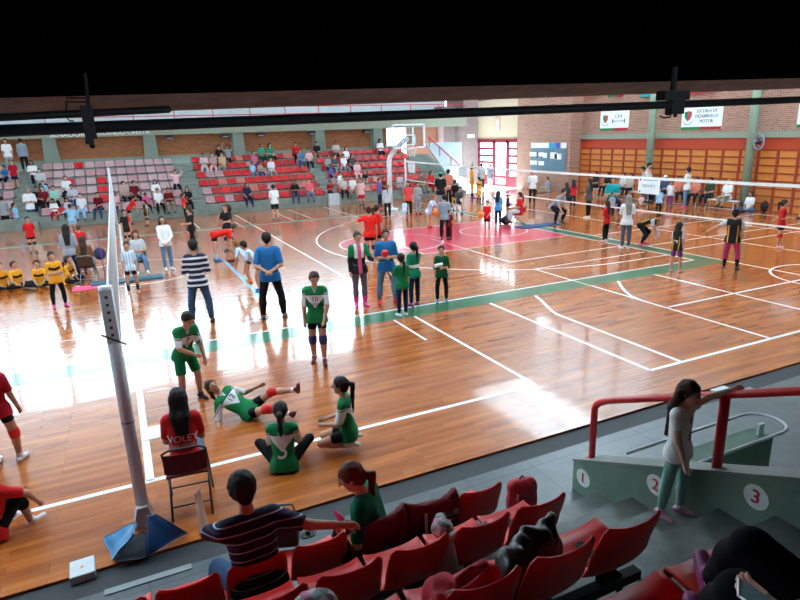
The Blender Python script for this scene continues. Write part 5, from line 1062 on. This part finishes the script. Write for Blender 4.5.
# right side spectators
def seated(label, px, py, x, H=1.6, z=.46, f=-90, **kw):
    q = onX(px, py, x); y = float(q[1]); kw.setdefault('LL', SITL); kw.setdefault('RL', SITL); return person(label, (x, y, z), H, R(90)+R(kw.pop('dy', 0)), pel=.066*H*kw.get('b', 1), **kw)
for px, lb, kw in (
    (595, 'dark haired person in black seated at the left end of the benches', dict(top=('black', .9), hair=('hair', 'short'))),
    (607, 'second person in black seated on the first bench with long hair', dict(top=('black', .9), hair=('hair', 'long', 2))),
    (622.5, 'woman in pale grey top seated on the second bench', dict(top=('lgray', .9), hair=('hair', 'short'))),
    (630, 'woman in cream patterned top seated left of the group sign', dict(top=((.5,.42,.35), .9), hair=('brown', 'short'))),
    (664, 'person in white cap seated right of the group sign', dict(top=('jeans', .9), hair=('hair', 'short'), cap_='white')),
    (678, 'person in orange pink shirt seated sideways on the bench', dict(top=('salmon', .9), hair=('hair', 'short'), dy=50, b=1.1)),
    (695, 'woman in dull orange shirt seated behind the standing woman in white', dict(top=('salmon', .9), hair=('hair', 'short'), dy=20)),
    (709, 'woman in dark green shirt with long hair seated at the bench end', dict(top=((.03,.05,.03), .9), hair=('hair', 'long', 2.2), b=1.15)),
    (727, 'bald man in white t-shirt and khaki trousers seated before the lockers', dict(top=('white', .9), hair=('hair', 'bald'), bot=('khaki', 'trousers'), b=1.1))):
    kw.setdefault('bot', ('black', 'trousers')); seated(lb, px, 197 if px < 700 else 200, 9.3, L='lap', Rr='low', **kw)
stand('man in teal t-shirt and dark trousers seated forward with folded arms', 611, 214, 180, 10, .72, top=('teal', .9), bot=('navy', 'trousers'), hair=('hair', 'short'), L='fold', Rr='fold', b=1.2, LL=((.3,.9,-.15), (0,.05,-1)), RL=((.3,.9,-.15), (0,.05,-1)))
c = chair(612, 211, 10, 'plain chair under the man in teal', 'darkgray', 'gray')
stand('woman in pale pink top standing before the pillar leaning to a child', 643, 202, 163, 60, .97, top=('palepink', .9), bot=('gray', 'trousers'), hair=('hair', 'short'), lean=14, L='low')
stand('person in striped white top bending beside the green pillar', 651, 203, 167, 300, .86, top=(pattern('fine_stripe', 'white', [('darkgray', lambda u, v, s: (s+10).mod(.12).lt(.04))]), .9), bot=('black', 'trousers'), hair=('hair', 'short'), lean=45, L='fwdown')
stand('child in light blue shirt and dark leggings under the group sign', 658, 215, 188, 350, 1, top=('lblue', .9), bot=('black', 'leggings'), hair=('brown', 'short'), shoe='red')
floor_sit('toddler in pink sitting on the floor below the group sign', 641, 206, .95, 340, *CROSS, top=('palepink', .9), bot=('black', 'shorts'), hair=('hair', 'short'), L='low', Rr='low')
stand('small child in white top standing right of the group sign', 669, 207, 181, 20, 1, top=('white', .9), bot=('purple', 'leggings'), hair=('auburn', 'short'))
stand('woman in white t-shirt and grey-blue leggings standing before the benches', 685, 208, 167, 250, 1, top=('white', .95), bot=('ljeans', 'leggings'), hair=('hair', 'short'), shoe='hotpink', L='fold', b=1.1)
floor_sit('woman in white t-shirt sitting cross-legged on the floor by the lockers', 749, 212, 1.6, 320, *CROSS, top=('white', .9), bot=('denim', 'trousers'), hair=('brown', 'bun'), L='low', Rr='low')
x, y = G(764, 212); o = MB().ball((0,0,.22), .24, 12, 8, (.9,.6,.95)).build('rucksack', mat('black', .7), None, True); MB().tube([(-.08,0,.42), (0,0,.50), (.08,0,.42)], .012, 6).build('handle', mat('black'), o); o.location = (x, y, 0); tag(o, 'black rucksack on the floor right of the cross-legged woman', 'bag')
stand('person in orange-red shirt cut by the right edge of the picture', 801, 219, 183, 300, 1, top=('salmon', .9), bot=('salmon', 'shorts', .6), hair=('hair', 'short'), sock=('white', .3))
# ---- spectators in the far stand
def aud(px, k, lb, top, bot='black', hair=('hair', 'short'), H=1.6, f=0, L='lap', Rr='lap', **kw):
    z = .58+.38*k; y = 20.98+.84*k-.20; x = float(onY(px, 180, y)[0])
    # refine x for the height of the seat
    for _ in range(4):
        q = np.array([x, y, z+.3])-CAM; p_ = 400+F*(q@RX)/(q@FW); x += (px-p_)*.05
    person(lb, (x, y, z), H, math.pi+R(f), pel=.066*H+.0, top=(top, kw.pop('sl', .9)), bot=(bot, 'trousers'), hair=hair, L=L, Rr=Rr, LL=kw.pop('LL', ((.15,1,-.1), (.05,.15,-1))), RL=kw.pop('RL', ((.15,1,-.1), (.05,.15,-1))), h=.03, **kw)
RW = ['bottom', 'second', 'third', 'fourth', 'fifth', 'top']
A_ = [
 (5,4,'child in blue shirt standing high at the left edge',('blue'),'black'), (33,4,'person in white top seated high beside the left aisle','white','black'), (41,3,'person with dark hair in grey seated below the one in white','lgray','black'),
 (44,2,'child in pale blue top in the far left stand','lblue','navy'), (38,1,'person in black top seated at the left aisle','black','black'), (44,1,'person in maroon top seated behind the man in white polo','maroon','black'),
 (55,1,'man in mint green shirt seated in the far left stand',(.30,.60,.48),'black'), (54,0,'child in white dotted shirt in the bottom row far left','white','crimson'), (67,2,'person in white patterned top in the third row, left stand','white','black'),
 (68,0,'person in white and purple top in the bottom row behind the pale blue child',(.6,.55,.7),'black'), (73,1,'person in pale grey seated left of the woman in white',(.5,.52,.6),'jeans'), (82,0,'woman in white in the bottom row left of the maroon shirt','white','lblue'),
 (99,0,'man in maroon shirt and jeans in the bottom row behind the net','maroon','jeans'), (115,0,'person in pink and jeans in the bottom row near the net pole','palepink','jeans'), (124,1,'person in beige bending in the second row behind the net',(.5,.36,.3),'black'),
 (134.5,1,'man in maroon t-shirt in the second row of the left stand','maroon','black'), (146,0,'child in magenta in the bottom row of the left stand','hotpink','black'), (156,1,'woman in white with dark hair in the second row of the left stand','white','black'),
 (158.5,0,'person in white t-shirt in the bottom row of the left stand','white','black'), (169,0,'person in maroon with bare legs at the right of the left stand','maroon','khaki'), (176,2,'person in pink with arms raised at the right end of the left stand','palepink','black'),
 (188,0,'person in black seated low by the aisle between left and middle stands','black','black'),
 (204,4,'person in pale clothes seated high at the left of the middle stand',(.6,.5,.5),'lgray'), (213,4,'woman in dusty pink seated right of the pale clothes',(.5,.3,.3),'palepink'), (219.5,5,'person in black in the top row left of the arms-up man','black','black'),
 (228,5,'man in grey with hands on his head in the top row','gray','black'), (222.5,4,'person in tan shirt and grey trousers in the fifth row',(.6,.42,.25),'gray'), (254,4,'woman in pink and violet in the fifth row of the middle stand',(.5,.15,.25),'purple'),
 (261.5,5,'person in green shirt in the top row right of the middle pillar',(.02,.30,.20),'dgreen'), (270,5,'second person in green and black in the top row',(.02,.22,.15),'black'), (252.5,3,'child in light blue in the fourth row of the middle stand','lblue','ljeans'),
 (260,3,'child in beige in the fourth row between light blue and white',(.5,.35,.25),'jeans'), (271,3,'person in white t-shirt in the fourth row of the middle stand','white','gray'), (247,0,'man in navy seated sideways in the bottom row','navy','navy'),
 (296,5,'person in red shirt in the top row of the middle stand','red','black'), (301,4,'person in blue denim in the fifth row below the red shirt',(.1,.22,.4),'jeans'), (309,4,'person in white and pink at the aisle end of the fifth row','palepink','black'),
 (295,0,'woman in black top and jeans in the bottom row near the aisle','black','jeans'), (310,0,'big man in salmon shirt and blue jeans in the bottom row',(.75,.12,.14),'ljeans'), (317,5,'person in black top and khaki trousers sitting at the top of the aisle','black','khaki'),
 (336,5,'man in striped white shirt in the top row right of the aisle',(.6,.55,.55),'black'), (346,4,'person in white in the fifth row of the right stand','white','navy'), (343.5,3,'person in white seated in the fourth row of the right stand','white','gray'),
 (328,3,'person in grey and white at the aisle of the right stand','gray','navy'), (335,3,'person in dark grey beside the aisle of the right stand','darkgray','gray'), (352,3,'person in dark clothes right of the white ones','darkgray','black'),
 (331,2,'child in blue and red jacket in the third row by the aisle',(.08,.1,.4),'navy'), (340,1,'child in white in the second row of the right stand','white','lblue'), (357,2,'person in pale pink in the third row of the right stand','palepink','palepink'),
 (380,5,'man in white shirt with dark trousers in the top row near the hoop','white','black'), (343.5,0,'person in cream and black in the bottom row right of the grey standing person',(.6,.5,.45),'black'), (352.5,0,'person in white top and khaki trousers in the bottom row','white','khaki'),
 (330,0,'small child in red in the bottom row by the aisle','crimson','black'), (365,1,'person in black partly hidden behind the child in pink','black','gray'), (384,0,'child in dark red in the bottom row behind the hoop post','maroon','navy'),
 (400,0,'person in white top and grey trousers in the bottom row right of the hoop post','lgray','gray'), (421,0,'person in brown top at the right end of the far stand',(.2,.1,.08),'khaki'), (431,0,'person in red at the right end of the far stand','red','crimson')]
for i, a in enumerate(A_):
    kid = 'child' in a[2]; up = 'hands on his head' in a[2] or 'arms raised' in a[2]
    aud(a[0], a[1], a[2], a[3], a[4], hair=(('hair', 'brown', 'hair', 'auburn', 'hair')[i % 5], 'long' if i % 4 == 1 else 'short'), H=1.25 if kid else 1.62, f=((i*37) % 40)-20, L='up' if up else ('lap', 'fold', 'low')[i % 3], Rr='up' if up else ('lap', 'low', 'fold')[(i+1) % 3], skin=('skin', 'skin2', 'skin3')[i % 3], head=(((i*53) % 50)-25, -6))
def aisle(px, py, z, y, lb, topy=None, **kw):
    q = onY(px, py, y); x = float(q[0]); person(lb, (x, y, z), kw.pop('H', 1.65), kw.pop('yw', math.pi), h=.03, **kw)
aisle(11, 170, 2.80-.38, 25.0, 'person in white shirt standing at the top of the left aisle', top=('white', .9), bot=('gray', 'trousers'), hair=('hair', 'short')); aisle(13, 170, 2.42-.76, 23.2, 'child in red and blue jersey standing on the left aisle', top=('crimson', .9), bot=('navy', 'shorts'), hair=('brown', 'short'), H=1.4)
aisle(25, 165, 2.42, 25.1, 'person in grey-blue jacket standing at the top of the left aisle beside the pillar', top=((.25,.30,.36), 2), bot=('black', 'trousers'), hair=('hair', 'short'), yw=0)
x, y = G(225, 210); o = MB().ball((0,0,.24), .26, 12, 8, (.9,.6,.95)).build('rucksack', mat('black', .7), None, True); o.location = (-9.25, 20.15, 0); tag(o, 'dark rucksack standing before the bottom row of the middle stand', 'bag')
x, y = G(327, 203); o = bevel(MB().box(-.30,.30,-.12,.12,0,.62).build('cool_box', mat('lgray', .6))); o.location = (x, 20.1, 0); tag(o, 'white square box at the foot of the aisle between the stands', 'box')
# ------------------------------------------------------------------ near people
# man in pin-striped polo on the first row
mx_, my_, mz_ = -13.66, -7.54, .50
def loc_of(pt, o, yaw):
    d = np.array(pt, float)-np.array(o, float); c, s = math.cos(-yaw), math.sin(-yaw); return np.array([c*d[0]-s*d[1], s*d[0]+c*d[1], d[2]])
yw = R(4); O = (mx_, my_, mz_)
person('man in navy pin-striped polo sitting in the front row, arm over the next seat', O, 1.64, yw, top=(polo_pin(), .85), bot=('denim', 'trousers'), hair=('hair', 'short'), b=1.28, lean=14, pel=.11,
    L=('to', loc_of((-13.95, -7.02, 1.06), O, yw), (-.4, -.5, -1)), Rr=('to', loc_of((-13.06, -7.66, .98), O, yw), (.3, -.6, -.5)), LL=((.35, 1, -.05), (.1, .05, -1)), RL=((.15, 1, .02), (0, .1, -1)), h=.011, head=(0, -18), skin='skin', shoe='black', hk=1.14)
# woman in green
O = (-12.74, -7.56, .50); yw = R(52)
info = person('woman in green t-shirt with auburn ponytail and glasses sitting in the front row, looking left', O, 1.54, yw, top=('tgreen', .9), bot=('black', 'trousers'), hair=('auburn', 'lowpony', 1.8), b=1.10, lean=15, pel=.10,
    L='fold', Rr='fold', LL=((.12, 1, -.02), (0, .05, -1)), RL=((.12, 1, -.02), (0, .1, -1)), h=.011, head=(18, -20), skin='skin3', shoe='black')
def lw(v): c, s = math.cos(yw), math.sin(yw); return (O[0]+c*v[0]-s*v[1], O[1]+s*v[0]+c*v[1], O[2]+v[2])
gl = MB(); Hc, HR, HF, HU, hs = (info[k] for k in ('Hc', 'HR', 'HF', 'HU', 'hs'))
for s in (-1, 1):
    c = Hc+HF*hs*.95+HU*hs*.10+HR*s*hs*.33; gl.tube([c+HR*hs*.24*math.cos(a/12*2*math.pi)+HU*hs*.18*math.sin(a/12*2*math.pi) for a in range(12)], .0022, 5, True); gl.tube([c+HR*s*hs*.24, Hc+HR*s*hs*.80+HU*hs*.1], .002, 5)
gl.build('glasses', mat('darkgray', .3), info['root'])
o = MB().ball((0,0,0), .13, 14, 10, (1,.8,.8)).build('black_pouch', mat('black', .5), None, True); o.scale = (.7, .6, .6); o.location = lw(info['Pc']+info['TF']*.24+np.array([0,0,.07])); tag(o, 'black pouch in the lap of the woman in green', 'bag')
o = MB().tube([(0,0,0), (.03,.02,.08), (-.01,.05,.15)], [.02,.03,.012], 8).tube([(0,0,0), (-.06,.01,.06)], .012, 6).build('pink_ribbon', mat('hotpink', .6), None, True); o.location = lw(info['arms'][0][2]+info['TF']*.05); tag(o, 'bright pink crumpled ribbon in the hands of the woman in green', 'ribbon')
# folder on the lap of the man
o = empty('open_bag', (-13.37, -7.00, .50), R(-20)); o.scale = (.72, .72, .9); tag(o, 'dark open shoulder bag with white papers at the man\'s right knee', 'bag')
bevel(MB().box(-.19,.19,-.13,.13,0,.22).build('body', mat((.02,.03,.035), .7), o), .03); MB().box(-.16,.12,-.10,.10,.221,.235).build('papers', mat((.75,.78,.8), .6), o)
MB().tube([(-.17,.12,.2), (-.12,.14,.30), (.12,.14,.30), (.17,.12,.2)], .012, 6).build('strap', mat((.10,.13,.14), .5), o)
# girl on the stair
gx, gy, gz = -10.44, -8.24, .55
q = np.array([gx, gy, gz]); Hg = height_for(gx, gy, gz, 381)
yw = heading((gx, gy), 70); O = (gx, gy, gz)
hand = (-10.21, -8.48, wtop(-8.48)+.685)
def tee(i): print_on(i, 'B', .10, mat('darkgray', .7), up=.42, name='shirt_print'); print_on(i, '*', .12, mat('darkgray', .7), up=.75, name='shirt_print')
info = person('little girl with long brown hair, white t-shirt and mint striped leggings on the stair', O, Hg, yw, top=((.85,.90,.88), .55), bot=(legg_mint(), 'leggings'), hair=('brown', 'long', 3.3), shoe=(.62,.30,.42), sock=('white', .12), b=1.02,
    L=('to', loc_of(hand, O, yw), (.2, -.8, -.5)), Rr=((.25, .25, -1), (.2, .45, -.9)), LL=((.06,.12,-1), (.0,-.02,-1)), RL=((.06,-.12,-1), (.02,-.10,-1)), h=.0105, head=(0, -14), skin='skin3', extra_fn=tee)
# person on the fifth row: dark trousers, purple shoes, phone
S_ = np.array
hipc = S_([-12.50, -10.54, 2.16]); knL = S_([-12.80, -10.17, 2.41]); knR = S_([-12.49, -10.13, 2.32]); anL = S_([-12.66, -9.95, 1.98]); anR = S_([-12.38, -9.93, 1.98])
H5 = 1.66; yw = math.atan2(-(knL-hipc)[0], (knL-hipc)[1])*.75; 
hipL = hipc+S_([-.07,-.03,0]); hipR = hipc+S_([.07,.03,0])
def dl(a, b, sg): d = loc_of(b, a, yw); d = un(d); return (d[0]*sg, d[1], d[2])
O5 = (hipc[0], hipc[1], hipc[2]-.11)
ph = np.array([-12.92, -10.62, 2.78])
person('person in black trousers and purple shoes at bottom right, holding a phone', O5, H5, yw, top=('black', 1.6), bot=((.006,.006,.012), 'trousers'), hair=('hair', 'short'), b=1.15, pel=.11, shoe=(.25,.02,.16), feet=(loc_of((.62,.75,.22), (0,0,0), yw), loc_of((.62,.75,.22), (0,0,0), yw)),
    LL=(dl(hipL, knL, -1), dl(knL, anL, -1)), RL=(dl(hipR, knR, 1), dl(knR, anR, 1)), L=('to', loc_of((-12.82,-10.43,2.44), O5, yw), (-.6,-.4,-1)), Rr=('to', loc_of((-12.70,-10.45,2.43), O5, yw), (.8,-.4,-.8)), h=.0105, skin='skin3', fing=.9)
o = empty('mobile_phone', (-12.86, -10.41, 2.475), R(35)); tag(o, 'silver-edged phone held in the hand at bottom right', 'phone'); o.rotation_euler = (R(25), 0, R(35))
bevel(MB().box(-.036,.036,-.07,.07,-.004,.004).build('body', mat((.5,.55,.58), .3, .6), o), .003); MB().box(-.032,.032,-.062,.062,.004,.0048).build('screen', mat((.25,.35,.38), .1), o)
# ------------------------------------------------------------------ clothes and bags on the near seats
def drape(name, lab, r, i, m, fn=None):
    """cloth sheet laid over the back of a seat"""
    s = NS[(r, i)].location; nu, nv = 14, 22; V = []
    prof = [(.22,.03), (.10,.04), (.03,.08), (-.01,.16), (-.045,.26), (-.085,.36), (-.10,.425), (-.125,.442), (-.155,.425), (-.165,.36), (-.155,.26), (-.145,.14), (-.14,.02)]
    for j in range(nv+1):
        t = j/nv*(len(prof)-1); a = min(int(t), len(prof)-2); f = t-a; y = prof[a][0]*(1-f)+prof[a+1][0]*f; z = prof[a][1]*(1-f)+prof[a+1][1]*f
        for k in range(nu+1):
            u = 2*k/nu-1; wv = .010*math.sin(7*u+3*t*.5)+.006*math.sin(15*u+i); V.append((u*(.225-.01*math.sin(t)), y+.055*abs(u)**2.6-(wv+.008 if y < -.1 else -wv-.012), z+(.012*math.cos(5*u) if j > nv-2 else 0)+.02*abs(u)**2))
    f = [(j*(nu+1)+k, j*(nu+1)+k+1, (j+1)*(nu+1)+k+1, (j+1)*(nu+1)+k) for j in range(nv) for k in range(nu)]
    o = MB().add(V, f).build(name, m, None, True); o.location = s; md = o.modifiers.new('thick', 'SOLIDIFY'); md.thickness = .008; md.offset = 0; tag(o, lab, 'clothing'); return o
MR = mat((.16,.006,.014), .85); 
drape('jacket', 'plain maroon jacket draped over the seat beside the woman in green', 1, 2, MR)
o = drape('hoodie', 'maroon hoodie with white print draped over the second front seat from the stair', 1, 1, MR)
MB().box(-.012,.012,-.178,-.170,.0,.40).build('white_stripe', mat((.6,.5,.52), .7), o).location = (-.10, 0, 0)
lettering('print', 'CLUB', .07, mat((.6,.45,.48), .7), MX((.09,-.185,.34), (1,0,0), (0,-.1,1)), o); lettering('print', 'VOLEY', .05, mat((.6,.45,.48), .7), MX((.07,-.183,.27), (1,0,0), (0,-.1,1)), o)
def sack(name, lab, prims, m, loc_, cat='bag', h=.012, rz=0, subs=(), rough=.010, rf=42.0):
    o = grow(name, prims, h, m, None, rough=rough, rf=rf); o.location = loc_; o.rotation_euler[2] = rz; tag(o, lab, cat)
    for nme, mb, mm in subs: mb.build(nme, mm, o, True)
    return o
RB = mat((.55,.012,.03), .45, spec=.5)
p = G(521, 521, .15)
sack('backpack', 'shiny red backpack standing on the step beside the last front row seat', [ell((0,0,.22), (.15,.11,.22), k=.03), cap((-.08,.0,.38), (.08,0,.38), .06, k=.05), ell((0,-.10,.14), (.11,.05,.11), k=.03), cap((-.1,.03,.05), (.1,.03,.05), .07, k=.04)], RB, (p[0], p[1], .15), rz=R(-10), rough=.006,
     subs=[('strap', MB().tube([(-.09,-.10,.36), (-.10,-.16,.22), (-.09,-.12,.06)], .012, 6), mat((.35,.01,.02), .5)), ('zip', MB().tube([(-.12,-.05,.30), (-.05,-.115,.33), (.05,-.115,.33), (.12,-.05,.30)], .005, 6), mat((.25,.01,.02), .5)), ('top_loop', MB().tube([(-.03,.0,.44), (0,0,.48), (.03,0,.44)], .007, 6), mat('navy', .5))])
def seatpos(r, i, dx=0, dy=.16, dz=.02): l = NS[(r, i)].location; return (l[0]+dx, l[1]+dy, l[2]+dz)
sack('sweater', 'bright red sweater heaped on a third row seat', [ell((0,0,.07), (.17,.13,.08), k=.04), ell((-.08,.02,.17), (.10,.09,.09), k=.05), cap((-.12,-.08,.2), (.14,-.02,.26), .05, .04, k=.04), cap((.05,.06,.12), (.18,-.02,.2), .05, k=.04)], mat((.72,.02,.06), .7), seatpos(3, 2, -.03, .12), 'clothing', .011,
     subs=[('white_stripe', MB().tube([(-.17,-.02,.06), (-.165,-.03,.15), (-.12,-.07,.23), (-.08,-.1,.27)], .016, 6), mat('white', .8)), ('collar', MB().tube([(-.06,-.10,.25), (.02,-.12,.29), (.12,-.09,.31), (.06,-.03,.30), (-.03,-.05,.28), (-.06,-.10,.25)], .016, 6), mat((.5,.01,.04), .7))])
BM = mat((.008,.009,.012), .35, spec=.6)
sack('jacket', 'black shiny padded jacket dumped on a third row seat', [ell((-.02,0,.09), (.19,.12,.10), k=.05), ell((-.10,.0,.17), (.11,.09,.08), k=.06), ell((.08,.04,.19), (.12,.08,.09), k=.06), cap((-.20,-.05,.08), (-.06,-.10,.17), .045, .05, k=.05), cap((.02,.06,.22), (.21,.12,.27), .05, .038, k=.05), cap((-.15,.05,.2), (.05,.10,.24), .04, k=.05)], BM, seatpos(3, 1, -.02, .12), 'clothing', .010, rough=.016, rf=38.0)
WBm = mat((.55,.66,.72), .3, spec=.6)
sack('plastic_bag', 'white plastic bag hanging between two second row seats', [cap((0,0,0), (-.03,-.06,-.26), .035, .075, k=.02), cap((0,0,0), (.03,-.02,.04), .03, .02), ell((-.04,-.09,-.28), (.085,.04,.05), k=.03)], WBm, (NS[(2,1)].location[0]-.225, NS[(2,1)].location[1]-.02, NS[(2,1)].location[2]+.30), h=.009)
sack('foil_wrapper', 'crumpled silvery plastic wrapper on the second row seat nearest the hoodie', [ell((0,0,.05), (.07,.05,.05), k=.02), cap((0,0,.06), (.03,.02,.13), .03, .015, k=.02), cap((-.04,0,.05), (-.08,.03,.08), .025, .01, k=.02)], mat((.55,.6,.68), .2, spec=.8), seatpos(2, 1, .14, .15, .03), h=.008)
FL = floral()
sack('floral_cloth', 'floral patterned cloth wedged between second row seats above the white bag', [ell((0,0,0), (.07,.08,.06), k=.03), cap((0,.05,0), (.06,.12,-.02), .035, k=.03)], FL, (NS[(2,1)].location[0]-.23, NS[(2,1)].location[1]+.05, NS[(2,1)].location[2]+.33), 'cloth', .009)
p = onY(312, 596, -8.75); sack('floral_cloth', 'floral patterned cloth on a seat at the bottom edge below the striped man', [ell((0,0,0), (.13,.10,.09), k=.03)], FL, (float(p[0]), -8.75, float(p[2])-.08), 'cloth', .01)
LI = mat('lilac', .5)
sb = []
l = seatpos(4, 3, .02, .20, .03)
sack('handbag', 'lilac and pink child bag with handles on a fourth row seat', [ell((0,0,.10), (.17,.10,.11), k=.04), cap((-.12,0,.04), (.12,0,.04), .07, k=.03)], LI, l, h=.01, rz=R(20), subs=[('handle', MB().tube([(-.12,-.05,.17), (-.13,-.03,.25), (-.02,-.02,.28), (.08,-.04,.2)], .013, 6), mat((.65,.35,.55), .5)), ('bow', MB().tube([(.0,-.02,.2), (.06,.0,.26), (.1,.02,.2)], .018, 6), mat((.75,.5,.6), .5)), ('handle', MB().tube([(-.12,.05,.17), (-.13,.06,.23), (-.02,.07,.26), (.08,.06,.2)], .011, 6), mat((.4,.3,.6), .5))])
o = sack('paper_cup', 'small white crumpled tissue on the end third row seat', [ell((0,0,.02), (.05,.03,.025), k=.01)], mat('lgray', .6), seatpos(3, 0, -.12, .12, .02), 'tissue', .008)
